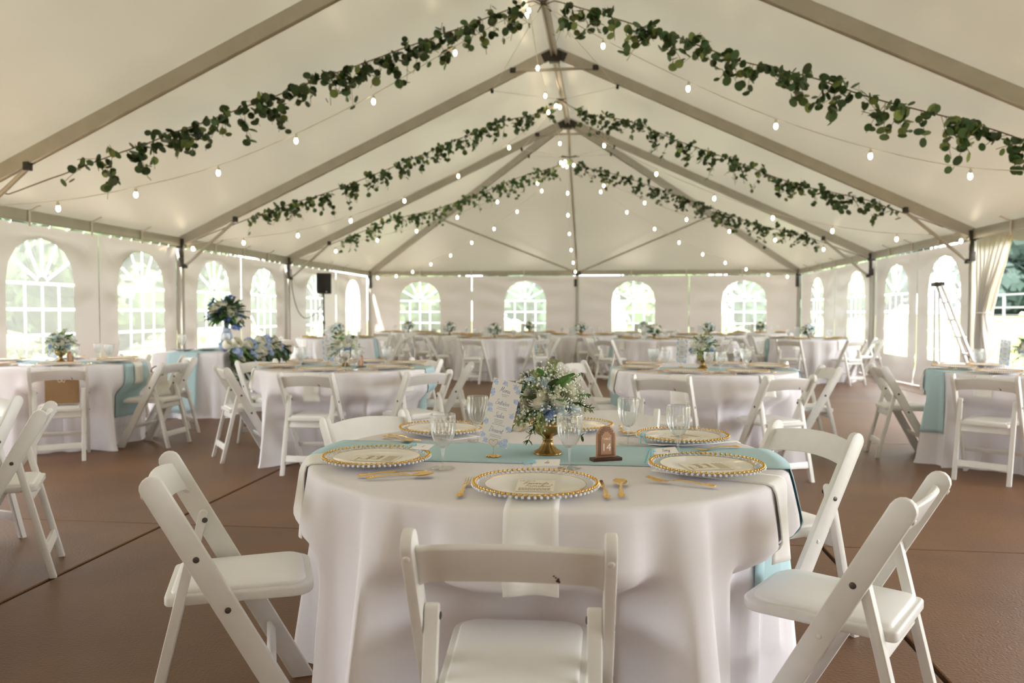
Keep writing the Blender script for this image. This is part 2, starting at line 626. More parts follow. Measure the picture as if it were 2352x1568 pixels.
def font_mesh(text, size, name, material, extrude=0.0006):
    cu = bpy.data.curves.new(name, 'FONT')
    cu.body = text
    cu.size = size
    cu.align_x = 'CENTER'
    cu.extrude = extrude
    cu.resolution_u = 3
    o = bpy.data.objects.new(name, cu)
    COL.objects.link(o)
    dg = bpy.context.evaluated_depsgraph_get()
    me = bpy.data.meshes.new_from_object(o.evaluated_get(dg))
    bpy.data.objects.remove(o)
    me.materials.clear()
    me.materials.append(MATS[material])
    return me


# ================================================================== FLOOR
fl = MB().box((-0.7, 10.5, -0.10), (15.2, 27.6, 0.16))
floor = struct('floor', fl.mesh('floor', 'joint', 0))
xj = [-8.3, -6.26, -2.555, 1.15, 4.855, 6.9]
yj = [-3.3, 0.81, 4.32, 7.83, 11.34, 14.85, 18.36, 21.87, 24.3]
for i in range(len(xj) - 1):
    for j in range(len(yj) - 1):
        a, b, c, d = xj[i] + 0.011, xj[i + 1] - 0.011, yj[j] + 0.004, yj[j + 1] - 0.004
        m = MB().box(((a + b) / 2, (c + d) / 2, -0.02), (b - a, d - c, 0.04))
        link('concrete_slab', m.mesh('concrete_slab', 'slab', 30, bevel=0.004, seg=1), floor)


# ================================================================== ROOF
def roof_z(x):
    return RIDGE - (RIDGE - EAVE) * abs(x - X0) / HALF


ceiling = struct('ceiling')


def roof_panel(pts, nu=10, nv=10):
    """bilinear patch of canvas with a little billow"""
    a, b, c, d = [Vector(p) for p in pts]

    def fn(u, v):
        p = a.lerp(b, u).lerp(d.lerp(c, u), v)
        k = math.sin(PI * u) * math.sin(PI * v)
        return p + Vector((0, 0, 0.035 * k + 0.01 * noise.noise(p * 1.3) * k))
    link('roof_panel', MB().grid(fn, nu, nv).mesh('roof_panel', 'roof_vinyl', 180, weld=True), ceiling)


frames_y = [YM2, YM1, YF, YA, YB]
for i in range(4):
    y0_, y1_ = frames_y[i], frames_y[i + 1]
    for xe in (XL - 0.06, XR + 0.06):
        roof_panel([(xe, y0_, EAVE + 0.03), (xe, y1_, EAVE + 0.03), (X0, y1_, RIDGE + 0.03), (X0, y0_, RIDGE + 0.03)])
ap = (X0, YB, RIDGE + 0.03)
for xe in (XL - 0.06, XR + 0.06):
    roof_panel([(xe, YB, EAVE + 0.03), (xe, YE + 0.06, EAVE + 0.03), ap, ap])
    roof_panel([(xe, YE + 0.06, EAVE + 0.03), (X0, YE + 0.06, EAVE + 0.03), ap, ap])
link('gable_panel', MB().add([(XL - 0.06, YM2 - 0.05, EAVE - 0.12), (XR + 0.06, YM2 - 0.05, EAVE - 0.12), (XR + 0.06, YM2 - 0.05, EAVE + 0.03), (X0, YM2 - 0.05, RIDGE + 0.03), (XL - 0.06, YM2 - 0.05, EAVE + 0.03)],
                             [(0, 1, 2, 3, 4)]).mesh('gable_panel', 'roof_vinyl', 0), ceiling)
# scalloped hem of the roof over the open bays
for (x, ya, yb) in ((XR + 0.07, YM2, YA - 0.1), (XL - 0.07, YM2, YF)):
    def fn(u, v, x=x, ya=ya, yb=yb):
        y = ya + (yb - ya) * u
        return (x + 0.01 * math.sin(y * 5), y, EAVE + 0.02 - v * (0.22 + 0.05 * abs(math.sin((y - ya) * 3.6))))
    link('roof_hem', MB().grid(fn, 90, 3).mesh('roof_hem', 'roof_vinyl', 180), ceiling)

# ================================================================== TENT FRAME
tf = thing('tent_frame', 'pale aluminium tent frame of posts, rafters and braces carrying the white roof', 'tent frame')


def part(name, mb, m, parent=tf, smooth=30, bevel=0.0):
    return link(name, mb.mesh(name, m, smooth, bevel=bevel), parent)


def rafter(a, b, w=0.075, h=0.14):
    mb = MB().bar(a, b, w, h)
    d = Vector(b) - Vector(a)
    off = Vector((0, 0, -h / 2 - 0.006))
    side = d.cross(Vector((0, 0, 1))).normalized() * (w / 2)
    for sgn in (-1, 1):     # channel lips on the underside
        mb.bar(Vector(a) + off + side * sgn * 0.8, Vector(b) + off + side * sgn * 0.8, 0.018, 0.016)
    part('rafter', mb, 'frame_alu')


for y in frames_y:
    for s in (-1, 1):
        xe = X0 + s * HALF
        rafter((xe, y, EAVE - 0.03), (X0 + s * 0.03, y, RIDGE - 0.06))
        part('post', MB().box((xe, y, 1.19), (0.09, 0.09, 2.38)).box((xe, y, 0.006), (0.2, 0.2, 0.012)), 'frame_alu', bevel=0.006)
        part('corner_fitting', MB().box((xe - s * 0.02, y, EAVE - 0.06), (0.13, 0.12, 0.15)).box((xe - s * 0.05, y - 0.05, EAVE - 0.21), (0.06, 0.05, 0.16)).box(
            (xe - s * 0.04, y - 0.055, EAVE - 0.36), (0.09, 0.03, 0.14)), 'fitting', bevel=0.01)
        zt = roof_z(X0 + s * (HALF - 0.96)) - 0.15
        part('knee_brace', MB().tube([(xe - s * 0.08, y - 0.02, 2.0), (xe - s * 0.96, y - 0.02, zt)], 0.026, 8), 'frame_alu')
        part('brace_clamp', MB().box((xe - s * 0.09, y - 0.02, 2.0), (0.07, 0.06, 0.07)), 'fitting', bevel=0.01)
        part('brace_clamp', MB().box((xe - s * 0.96, y - 0.02, zt + 0.02), (0.07, 0.07, 0.09)), 'fitting', bevel=0.01)
    zt = RIDGE - 0.33
    part('collar_tie', MB().tube([(X0 - 0.62, y - 0.05, zt), (X0 + 0.62, y - 0.05, zt)], 0.024, 8), 'frame_alu')
    for s in (-1, 1):
        part('tie_clamp', MB().box((X0 + s * 0.63, y - 0.04, zt + 0.01), (0.09, 0.08, 0.07)), 'fitting', bevel=0.01)
    part('apex_fitting', MB().bar((X0 - 0.18, y, RIDGE - 0.15), (X0, y, RIDGE - 0.07), 0.09, 0.13).bar((X0, y, RIDGE - 0.07), (X0 + 0.18, y, RIDGE - 0.15), 0.09, 0.13).box(
        (X0, y, RIDGE - 0.15), (0.16, 0.16, 0.12)), 'fitting', bevel=0.01)
for i in range(4):
    part('ridge_beam', MB().bar((X0, frames_y[i] + 0.08, RIDGE - 0.06), (X0, frames_y[i + 1] - 0.08, RIDGE - 0.06), 0.10, 0.10).bar(
        (X0 - 0.035, frames_y[i], RIDGE - 0.12), (X0 - 0.035, frames_y[i + 1], RIDGE - 0.12), 0.02, 0.03).bar(
        (X0 + 0.035, frames_y[i], RIDGE - 0.12), (X0 + 0.035, frames_y[i + 1], RIDGE - 0.12), 0.02, 0.03), 'frame_alu')
yy = frames_y + [YE]
for i in range(5):
    for s in (-1, 1):
        xe = X0 + s * HALF
        mb = MB().box((xe, (yy[i] + yy[i + 1]) / 2, EAVE - 0.03), (0.08, yy[i + 1] - yy[i] - 0.1, 0.13))
        mb.box((xe - s * 0.03, (yy[i] + yy[i + 1]) / 2, EAVE - 0.10), (0.03, yy[i + 1] - yy[i] - 0.1, 0.016))
        part('eave_beam', mb, 'frame_alu', bevel=0.004)
for s in (-1, 1):
    xe = X0 + s * HALF
    rafter((xe, YE, EAVE - 0.03), (X0 + s * 0.05, YB + 0.06, RIDGE - 0.07))          # hips
    part('post', MB().box((xe, YE, 1.19), (0.09, 0.09, 2.38)).box((xe, YE, 0.006), (0.2, 0.2, 0.012)), 'frame_alu', bevel=0.006)
    part('corner_fitting', MB().box((xe - s * 0.02, YE - 0.02, EAVE - 0.07), (0.13, 0.13, 0.15)).box((xe - s * 0.05, YE - 0.06, EAVE - 0.30), (0.09, 0.05, 0.3)), 'fitting', bevel=0.01)
    part('eave_beam', MB().box((X0 + s * HALF / 2, YE, EAVE - 0.03), (HALF - 0.1, 0.08, 0.13)), 'frame_alu', bevel=0.004)
    # struts from the foot of the middle rafter out to the hips
    t = 0.54
    hp = Vector((X0 + s * HALF * t, YB + (YE - YB) * t, RIDGE - (RIDGE - EAVE) * t - 0.14))
    part('hip_strut', MB().tube([(X0 + s * 0.05, YE - 0.05, EAVE - 0.02), hp], 0.026, 8), 'frame_alu')
rafter((X0, YE, EAVE - 0.03), (X0, YB + 0.08, RIDGE - 0.07), w=0.05, h=0.10)
part('post', MB().box((X0, YE, 1.19), (0.09, 0.09, 2.38)).box((X0, YE, 0.006), (0.2, 0.2, 0.012)), 'frame_alu', bevel=0.006)
part('corner_fitting', MB().box((X0, YE - 0.04, EAVE - 0.05), (0.22, 0.12, 0.12)).box((X0 - 0.05, YE - 0.07, EAVE - 0.32), (0.08, 0.05, 0.22)), 'fitting', bevel=0.01)
HUBS = [(X0, 10.0, 5.10), (X0, 14.37, 5.06), (X0, 17.4, 4.62)]
for k, hb in enumerate(HUBS):
    hv = Vector(hb) + Vector((0, 0, 0.03))
    part('cable_ring', MB().tube([hv + Vector((0.035 * math.cos(t), 0.035 * math.sin(t), 0)) for t in [2 * PI * i / 10 for i in range(10)]], 0.007, 5, closed=True), 'fitting')
    ys = [(YF, YA), (YA, YB), (YB, None)][k]
    for s in (-1, 1):
        for yv in ys:
            if yv is None:
                e = Vector((X0 + s * 0.9, YB + 0.9, roof_z(X0 + s * 0.9) - 0.16))
            else:
                e = Vector((X0 + s * 0.96, yv, roof_z(X0 + s * 0.96) - 0.16))
            d = (e - hv).normalized()
            part('cable', MB().tube([hv + d * 0.035, e], 0.004, 5), 'cord')
            part('turnbuckle', MB().tube([hv + d * 0.03, hv + d * 0.22], 0.009, 6), 'fitting')
            part('cable_hook', MB().box(e, (0.04, 0.05, 0.07)), 'fitting', bevel=0.008)
# short straps hooking the roof hem to the eave beams
for s in (-1, 1):
    xe = X0 + s * HALF
    for i in range(1, 5):
        n = 4 if i < 4 else 5
        for q in range(1, n):
            y = yy[i] + (yy[i + 1] - yy[i]) * q / n
            part('roof_strap', MB().box((xe - s * 0.05, y, EAVE - 0.06), (0.012, 0.035, 0.20)).box((xe - s * 0.13, y, EAVE + 0.055), (0.13, 0.035, 0.018), Matrix.Rotation(s * 0.44, 3, 'Y')), 'cord')
for q in range(1, 8):
    if q != 4:
        x = XL + (XR - XL) * q / 8
        part('roof_strap', MB().box((x, YE - 0.05, EAVE - 0.06), (0.035, 0.012, 0.20)).box((x, YE - 0.10, EAVE + 0.05), (0.035, 0.10, 0.018)), 'cord')

# ================================================================== WALLS AND WINDOWS
WTOP = 2.316
NW = [0]


def win_outline(uc, a=0.6, zb=0.47, zs=1.60, zt=2.165):
    pts = [(uc - a, zb), (uc + a, zb), (uc + a, zs)]
    for i in range(1, 8):
        t = PI * i / 8
        pts.append((uc + a * math.cos(t), zs + (zt - zs) * math.sin(t) ** 0.9))
    pts.append((uc - a, zs))
    return pts


def ray_poly(c, ang, poly):
    dx, dy = math.cos(ang), math.sin(ang)
    best = None
    n = len(poly)
    for i in range(n):
        (ax, ay), (bx, by) = poly[i], poly[(i + 1) % n]
        ex, ey = bx - ax, by - ay
        den = dx * ey - dy * ex
        if abs(den) < 1e-9:
            continue
        t = ((ax - c[0]) * ey - (ay - c[1]) * ex) / den
        u = ((ax - c[0]) * dy - (ay - c[1]) * dx) / den
        if t > 0 and -1e-6 <= u <= 1 + 1e-6 and (best is None or t < best):
            best = t
    return (c[0] + dx * best, c[1] + dy * best)


def wall_panel(parent, P, u0, u1, uc, window=True, slit=0.007, foot=0.0, seed=0, win_name=None):
    """P(u,z,n) -> world, n is towards the inside of the tent"""
    rect = [(u0 + slit, 0.015), (u1 - slit, 0.015), (u1 - slit, WTOP), (u0 + slit, WTOP)]
    if foot:
        rect = [(u0 + foot, 0.015), (u1 - foot, 0.015), (u1 - slit, 0.55), (u1 - slit, WTOP), (u0 + slit, WTOP), (u0 + slit, 0.55)]

    def wr(u, z):
        h = 0.016 * math.sin(z * 13 + 2.2 * noise.noise((u * 1.3, z * 0.8, seed)) + 0.9 * u) + 0.03 * noise.noise((u * 1.1 + seed, z * 2.2, 3.3))
        h += 0.012 * noise.noise((u * 3 + z * 5, z * 4 - u, seed + 9))
        low = max(0.0, 0.7 - z)
        return h + low * 0.10 * noise.noise((u * 2.6, seed * 3.1, 1.7)) + 0.05 * low
    mb = MB()
    if window:
        op = win_outline(uc)
        c = (uc, 1.25)
        angs = set()
        for p in op + rect:
            angs.add(round(math.atan2(p[1] - c[1], p[0] - c[0]), 5))
        for i in range(72):
            angs.add(round(-PI + 2 * PI * (i + 0.5) / 72, 5))
        angs = sorted(angs)
        ins = [ray_poly(c, a, op) for a in angs]
        outs = [ray_poly(c, a, rect) for a in angs]
        K = 9
        vs, fs = [], []
        n = len(angs)
        for k in range(K + 1):
            t = k / K
            for i in range(n):
                u = ins[i][0] * (1 - t) + outs[i][0] * t
                z = ins[i][1] * (1 - t) + outs[i][1] * t
                ed = max(0.0, min(1.0, (min(u - u0, u1 - u) - slit) / 0.22)) if z > 0.5 or not foot else 1
                vs.append(P(u, z, wr(u, z) * min(1, t * 3.0 + 0.15) * (1 if z < 2.2 else 0.4) * ed))
        for k in range(K):
            for i in range(n):
                j = (i + 1) % n
                fs.append((k * n + i, k * n + j, (k + 1) * n + j, (k + 1) * n + i))
        mb.add(vs, fs)
    else:
        mb.grid(lambda a, b: P(u0 + slit + (u1 - u0 - 2 * slit) * a, 0.015 + (WTOP - 0.015) * b, wr(u0 + (u1 - u0) * a, b * WTOP) * min(1, 8 * a * (1 - a))), 20, 24)
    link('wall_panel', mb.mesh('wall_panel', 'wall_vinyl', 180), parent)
    # lacing between wall top and eave beam
    for i in range(1, 8):
        u = u0 + (u1 - u0) * i / 8
        link('lacing', MB().tube([P(u, WTOP - 0.02, 0.01), P(u + 0.02, 2.36, 0.02)], 0.005, 4).mesh('lacing', 'cord', 0), parent)
    if not window:
        return
    NW[0] += 1
    w = struct('window_%d' % NW[0])
    op = win_outline(uc)
    mbp = MB()
    vs = [P(a, b, 0.0) for a, b in op]
    mbp.add(vs, [tuple(range(len(vs)))])
    link('pane', mbp.mesh('pane', 'window_vinyl', 0), w)

    def muntin(a, b, wd=0.032):
        d = Vector((b[0] - a[0], b[1] - a[1]))
        nn = Vector((-d.y, d.x)).normalized() * wd / 2
        q = []
        for dep in (0.004, 0.008):
            q += [P(a[0] + nn.x, a[1] + nn.y, dep), P(b[0] + nn.x, b[1] + nn.y, dep), P(b[0] - nn.x, b[1] - nn.y, dep), P(a[0] - nn.x, a[1] - nn.y, dep)]
        m2 = MB().add(q, [(0, 1, 2, 3), (7, 6, 5, 4), (0, 4, 5, 1), (1, 5, 6, 2), (2, 6, 7, 3), (3, 7, 4, 0)])
        link('muntin', m2.mesh('muntin', 'muntin_vinyl', 0), w)
    for z in (1.60, 1.28, 0.96, 0.66):
        muntin((uc - 0.6, z), (uc + 0.6, z))
    for du in (-0.3, 0, 0.3):
        for za, zb in ((0.47, 0.66), (0.66, 0.96), (0.96, 1.28), (1.28, 1.60)):
            muntin((uc + du, za + (0.016 if za > 0.5 else 0)), (uc + du, zb - 0.016))
    for a in (30, 62, 90, 118, 150):
        t = math.radians(a)
        e = ray_poly((uc, 1.60), t, op)
        muntin((uc + 0.09 * math.cos(t), 1.60 + 0.09 * math.sin(t)), (uc + (e[0] - uc) * 0.99, 1.6 + (e[1] - 1.6) * 0.99), 0.036)


wl = struct('wall_left')
wr_ = struct('wall_right')
we = struct('wall_back')
PL = lambda u, z, n: (XL - 0.075 + n, u, z)
PR = lambda u, z, n: (XR + 0.075 - n, u, z)
PE = lambda u, z, n: (u, YE + 0.075 - n, z)
for i, (a, b, c) in enumerate(((YF, 10.2, 9.08), (10.2, YA, 11.22), (YA, 14.5, 13.44), (14.5, YB, 15.52), (YB, 19.9, 18.42), (19.9, YE, 21.3))):
    wall_panel(wl, PL, a, b, c, seed=i + 1)
for i, (a, b, c) in enumerate(((YA, 14.45, 13.36), (14.45, YB, 15.44), (YB, 19.4, 17.8), (19.4, YE, 20.95))):
    wall_panel(wr_, PR, a, b, c, seed=i + 11, foot=0.05 if i < 2 else 0.0)
for i, (a, b, c) in enumerate(((XL, -3.85, -5.39), (-3.85, X0, -2.29), (X0, 2.35, 0.8), (2.35, XR, 3.86))):
    wall_panel(we, PE, a, b, c, seed=i + 21)


# the end behind the photographer
wf = struct('wall_front')
PF = lambda u, z, n: (u, YM2 - 0.075 + n, z)
for i, (a, b) in enumerate(((XL, -3.85), (-3.85, X0), (X0, 2.35), (2.35, XR))):
    wall_panel(wf, PF, a, b, 0, window=False, seed=i + 31)


# gathered side curtain tied back by the open bay
def curtain_fn(u, v):
    z = 2.30 - 2.28 * v
    # width and centre (along y) of the bundle at each height
    if z > 1.25:
        t = (2.30 - z) / 1.05
        w = 0.84 * (1 - t) ** 1.2 + 0.20
        cy = 11.53 * (1 - t) + 11.78 * t
    else:
        t = (1.25 - z) / 1.25
        w = 0.20 + 0.34 * t
        cy = 11.78
    y = cy + (u - 0.5) * w
    ph = 2 * PI * 7 * u + 0.8 * math.sin(3 * z)
    amp = 0.035 + 0.05 * (1 - min(1, w))
    return (XR - 0.02 + amp * math.sin(ph) + 0.03 * noise.noise((u * 4, z * 2, 0)), y + 0.018 * math.sin(2 * ph), z)


cur = link('tied_back_curtain', MB().grid(curtain_fn, 84, 40).mesh('tied_back_curtain', 'curtain_vinyl', 180))
tag(cur, 'white side curtain gathered and tied back beside the open bay', 'curtain')
link('tie_band', MB().tube([(XR - 0.02 + 0.10 * math.cos(t), 11.78 + 0.12 * math.sin(t), 1.25) for t in [2 * PI * i / 14 for i in range(14)]], 0.012, 6, closed=True).mesh('tie_band', 'cord', 60), cur)

# ================================================================== OUTSIDE


def ground_z(x, y):
    r = max(0.0, x - 6.9)
    t = min(1.0, r / 9.0)
    up = 1.15 * t * t * (3 - 2 * t)
    return -0.06 + up + 0.004 * max(0, r - 9)


lg = MB()
gx = [-120, -80, -50, -30, -20, -14, -10, -8.2, 6.9, 7.6, 8.4, 9.2, 10, 11, 12, 13, 14, 15, 16, 18, 22, 30, 45, 70, 120]
gy = [-60, -30, -10, -3, 4, 12, 20, 24.5, 30, 40, 60, 90, 140]
vs = [(x, y, ground_z(x, y)) for x in gx for y in gy]
ny = len(gy)
fs = [(i * ny + j, (i + 1) * ny + j, (i + 1) * ny + j + 1, i * ny + j + 1) for i in range(len(gx) - 1) for j in range(ny - 1)]
lg.add(vs, fs)
lawn = struct('lawn', lg.mesh('lawn', 'grass', 180))
rd = MB().grid(lambda u, v: (22 + 9 * u, -20 + 110 * v, ground_z(26, 0) + 0.02 + 0.03), 2, 4)
struct('road', rd.mesh('road', 'asphalt', 0))


def tree(x, y, h, r, light, label, seed, group):
    rnd = random.Random(seed)
    z0 = ground_z(x, y)
    t = thing('leafy_tree', label, 'tree', (x, y, z0), 0, group)
    pts = [(0, 0, -0.1), (0.1 * r * 0.3, 0, h * 0.25), (-0.05 * r, 0.05 * r, h * 0.6)]
    link('trunk', MB().tube(pts, [0.05 * r + 0.1, 0.04 * r + 0.08, 0.04], 8).mesh('trunk', 'bark', 60), t)
    mb = MB()
    for i in range(14):
        a, el = rnd.uniform(0, 2 * PI), -1 + 2 * (i + rnd.random()) / 14
        rr = r * rnd.uniform(0.42, 0.62)
        c = Vector((math.cos(a) * r * 0.5 * rnd.random(), math.sin(a) * r * 0.5 * rnd.random(), h * 0.52 + el * h * 0.36))
        for k in range(190):
            p = Vector((rnd.gauss(0, 1), rnd.gauss(0, 1), rnd.gauss(0, 1))).normalized()
            q = c + Vector((p.x * rr, p.y * rr, p.z * rr * 0.9)) * rnd.uniform(0.72, 1.05)
            s = r * rnd.uniform(0.05, 0.10)
            e1 = p.cross(Vector((rnd.random(), rnd.random(), rnd.random()))).normalized()
            e2 = (p + Vector((rnd.gauss(0, .4), rnd.gauss(0, .4), rnd.gauss(0, .4)))).cross(e1).normalized()
            mb.add([q - e1 * s, q - e2 * s * 0.7, q + e1 * s, q + e2 * s * 0.7], [(0, 1, 2, 3)])
        mb.ball(c, rr * 0.8, 10, 7)
    f = link('foliage', mb.mesh('foliage', ('foliage', 'foliage_light', 'foliage_dark')[light], 0), t)
    f['kind'] = 'stuff'
    return t


k = 0
for (x, y, h, r, li) in ((-15, 5.5, 5, 3.0, 1), (-19, 11, 7, 3.8, 0), (-16, 16.5, 5, 2.8, 1), (-21, 20, 8, 4.0, 0), (-17, 25.5, 6, 3.4, 1), (-24, 31.5, 9, 3.8, 0), (-28, 38.5, 10, 4.0, 1), (-32, 47, 10, 4.8, 0), (-34, 59, 11, 6, 1)):
    k += 1
    tree(x, y, h, r, li, 'hazy green tree beyond the arched windows of the side wall', 40 + k, 'trees outside the windowed side wall')
for (x, y, h, r, li) in ((-16, 39, 9, 3.8, 0), (-9.2, 37, 8, 3.3, 1), (-3.0, 36, 8, 3.2, 0), (3.0, 37, 8, 3.1, 1), (8.5, 43, 6, 3.2, 0), (14.5, 50, 7, 3.8, 1)):
    k += 1
    tree(x, y, h, r, li, 'green tree glimpsed through the end wall windows', 40 + k, 'trees outside the end wall')
for (x, y, h, r, li) in ((44, 44, 13, 6.5, 2), (45, 58, 14, 6.5, 2), (33, 66, 13, 6, 2), (24, 72, 12, 5.5, 2), (57, 50, 15, 6.5, 2)):
    k += 1
    tree(x, y, h, r, li, 'tall dark tree across the road past the open bay', 40 + k, 'dark trees across the road')
for i in range(7):  # unseen row of trees, added behind the camera to shade the near bays
    k += 1
    tree(-18.5 + i * 6.0, -7.5 - 1.2 * (i % 2), 13, 3.2, 0, 'tall unseen tree added behind the closed tent end to shade the roof', 40 + k, 'unseen trees added to shade the near bays')
tree(36, 50, 4.2, 2.2, 1, 'small pale green tree in front of the dark trees', 77, None)

# rail fence beyond the lawn
fe = thing('rail_fence', 'grey rail fence along the lawn seen past the tied-back curtain', 'fence', (0, 0, 0))
fx = 14.6
for i in range(9):
    y = 16 + i * 3.0
    link('post', MB().box((fx, y, ground_z(fx, y) + 0.45), (0.08, 0.08, 1.0)).mesh('post', 'fence_grey', 30, bevel=0.01), fe)
for dz in (0.92, 0.45):
    link('rail', MB().bar((fx, 15, ground_z(fx, 0) + dz), (fx, 41, ground_z(fx, 0) + dz), 0.05, 0.06).mesh('rail', 'fence_grey', 30), fe)


def car(x, y, rz, body, label, L=4.5, H=1.5, W=1.8):
    c = thing('parked_car', label, 'car', (x, y, ground_z(x, y) + 0.06), rz)
    side = [(-L / 2, .35), (-L / 2 + .1, .75), (-L * .30, .88), (-L * .17, H - .06), (-L * .05, H), (L * .20, H - .02), (L * .36, .95), (L / 2 - .05, .85), (L / 2, .5), (L / 2 - .1, .28), (-L / 2 + .1, .25)]
    link('body', MB().prism(side, -W / 2, W / 2, lambda a, b, t: (a, t * (1 - 0.16 * max(0, b - .85) / max(.1, H - .85)), b)).mesh('body', body, 40, bevel=0.06), c)
    gl = [(-L * .26, .92), (-L * .16, H - .12), (-L * .04, H - .08), (L * .19, H - .1), (L * .31, .96)]
    for s in (-1, 1):
        link('side_window', MB().prism(gl, 0, 0.02, lambda a, b, t, s=s: (a, s * (W / 2 * (1 - 0.16 * (b - .85) / (H - .85)) - 0.005 + t), b)).mesh('side_window', 'car_glass', 0), c)
        for xx in (-L * .31, L * .31):
            link('wheel', MB().tube([(xx, s * (W / 2 - .2), .32), (xx, s * (W / 2 + .01), .32)], .32, 16).mesh('wheel', 'tyre', 40), c)
    return c


car(20.2, 30.5, 1.45, 'car_dark', 'dark car parked beyond the rail fence')
car(23.5, 26.5, 1.5, 'car_white', 'white van parked on the road past the dark car', 5.2, 1.95, 2.0)
car(24.5, 39.5, 1.5, 'car_white', 'white car on the road behind the wall windows', 4.6, 1.5, 1.8)

# ================================================================== CHAIRS
POST_TOP, POST_BOT = Vector((-0.212, 0.788)), Vector((0.215, 0.0))      # (y, z) of the long front leg
_pd = (POST_TOP - POST_BOT).normalized()
_pn = Vector((-_pd.y, _pd.x))                                           # towards the back


def chair_meshes():
    M = {}
    w = 0.064
    # long leg: rounded top, flat foot
    ol = []
    for i in range(9):
        t = PI * i / 8
        q = POST_TOP - _pd * (w / 2) + _pn * math.cos(t) * w / 2 * -1 + _pd * math.sin(t) * w / 2
        ol.append((q.x, q.y))
    hw = w / 2 / _pd.y
    ol += [(POST_BOT.x - hw, 0.0), (POST_BOT.x + hw, 0.0)][::1]
    # order: start at front top going over to back, then down back to foot, front foot
    M['leg'] = MB().prism(ol, -0.0125, 0.0125, lambda a, b, t: (t, a, b)).mesh('leg', 'resin', 35, bevel=0.004)
    # rear leg, rounded head
    a, b = Vector((-0.092, 0.600)), Vector((-0.238, 0.0))
    d = (a - b).normalized()
    n = Vector((-d.y, d.x))
    q = []
    for i in range(7):
        t = PI * i / 6
        p = a - d * 0.014 - n * math.cos(t) * 0.014 + d * math.sin(t) * 0.014
        q.append((p.x, p.y))
    q += [(b.x - 0.0145, 0.0), (b.x + 0.0145, 0.0)]
    M['rear_leg'] = MB().prism(q, -0.016, 0.016, lambda a, b, t: (t, a, b)).mesh('rear_leg', 'resin', 35, bevel=0.004)
    # stretchers
    p = b + (a - b) * (0.125 / 0.60)
    M['rear_stretcher'] = MB().bar((-0.165, p.x, p.y), (0.165, p.x, p.y), 0.018, 0.050, up=(0, d.x, d.y)).mesh('rear_stretcher', 'resin', 35, bevel=0.004)
    p = POST_BOT + (POST_TOP - POST_BOT) * (0.19 / 0.788)
    M['front_stretcher'] = MB().bar((-0.197, p.x, p.y), (0.197, p.x, p.y), 0.016, 0.036, up=(0, _pd.x, _pd.y)).mesh('front_stretcher', 'resin', 35, bevel=0.004)
    p = b + (a - b) * (0.385 / 0.60)
    M['seat_rail'] = MB().bar((-0.165, p.x + 0.006, p.y), (0.165, p.x + 0.006, p.y), 0.018, 0.060, up=(0, d.x, d.y)).mesh('seat_rail', 'resin', 35, bevel=0.004)

    # seat frame: rounded rectangle plate
    def rrect(x0, x1, y0, y1, rf, rb, wide=0.0):
        o = []
        for (cx, cy, r, s0) in ((x1 - rf, y1 - rf, rf, 0), (x0 + rf, y1 - rf, rf, 90), (x0 + rb, y0 + rb, rb, 180), (x1 - rb, y0 + rb, rb, 270)):
            for i in range(6):
                t = math.radians(s0 + 18 * i)
                y = cy + r * math.sin(t)
                k = 1 + wide * (y - y0) / (y1 - y0)
                o.append(((cx + r * math.cos(t)) * k, y))
        return o
    fr = rrect(-0.160, 0.160, -0.178, 0.235, 0.06, 0.02, 0.10)
    M['seat_frame'] = MB().prism(fr, 0.408, 0.438, lambda a, b, t: (a, b, t)).mesh('seat_frame', 'resin', 35, bevel=0.007, seg=3)
    # padded seat
    pad = rrect(-0.142, 0.142, -0.160, 0.212, 0.05, 0.02, 0.10)
    mb = MB()
    nn = len(pad)
    rings = [(1.0, 0.438), (1.006, 0.442), (0.995, 0.447), (0.955, 0.4505), (0.6, 0.452), (0.25, 0.453)]
    cy = 0.026
    vs = []
    for s, z in rings:
        vs += [(x * s, cy + (y - cy) * s, z) for x, y in pad]
    vs.append((0, cy, 0.453))
    fs = []
    for k in range(len(rings) - 1):
        for i in range(nn):
            j = (i + 1) % nn
            fs.append((k * nn + i, k * nn + j, (k + 1) * nn + j, (k + 1) * nn + i))
    k = len(rings) - 1
    fs += [(k * nn + i, k * nn + (i + 1) % nn, len(vs) - 1) for i in range(nn)]
    M['seat_pad'] = mb.add(vs, fs).mesh('seat_pad', 'seat_vinyl', 60)
    # bowed backrest with arched top and bottom edges
    vs = []
    N = 18
    for k in range(N + 1):
        u = -1 + 2 * k / N
        x = 0.197 * u
        bow = 0.020 * (1 - u * u)
        top = 0.040 - 0.030 * (1 - u * u)
        flare = 0.012 * max(0, (abs(u) - 0.88) / 0.12) ** 2
        bot = 0.142 - 0.030 * (1 - u * u) + flare
        for (s, t) in ((top, -0.007), (top + 0.004, 0.007), (bot - 0.004, 0.007), (bot, -0.007)):
            q = POST_TOP - _pd * s + _pn * (bow + t)
            vs.append((x, q.x, q.y))
    fs = []
    for k in range(N):
        for i in range(4):
            j = (i + 1) % 4
            fs.append((4 * k + i, 4 * k + j, 4 * k + 4 + j, 4 * k + 4 + i))
    fs += [(3, 2, 1, 0), (4 * N, 4 * N + 1, 4 * N + 2, 4 * N + 3)]
    M['backrest'] = MB().add(vs, fs).mesh('backrest', 'resin', 35, bevel=0.004)
    M['bolt'] = MB().lathe([(0.0001, 0.0035), (0.004, 0.0035), (0.0085, 0.0022), (0.009, 0)], 12).mesh('bolt', 'bolt', 60)
    M['rivet'] = MB().lathe([(0.0001, 0.003), (0.004, 0.003), (0.0075, 0.0016), (0.008, 0)], 12).mesh('rivet', 'bolt_white', 60)
    M['spacer'] = MB().tube([(-0.009, 0, 0), (0.009, 0, 0)], 0.008, 10).mesh('spacer', 'bolt_white', 60)
    return M


CM = chair_meshes()


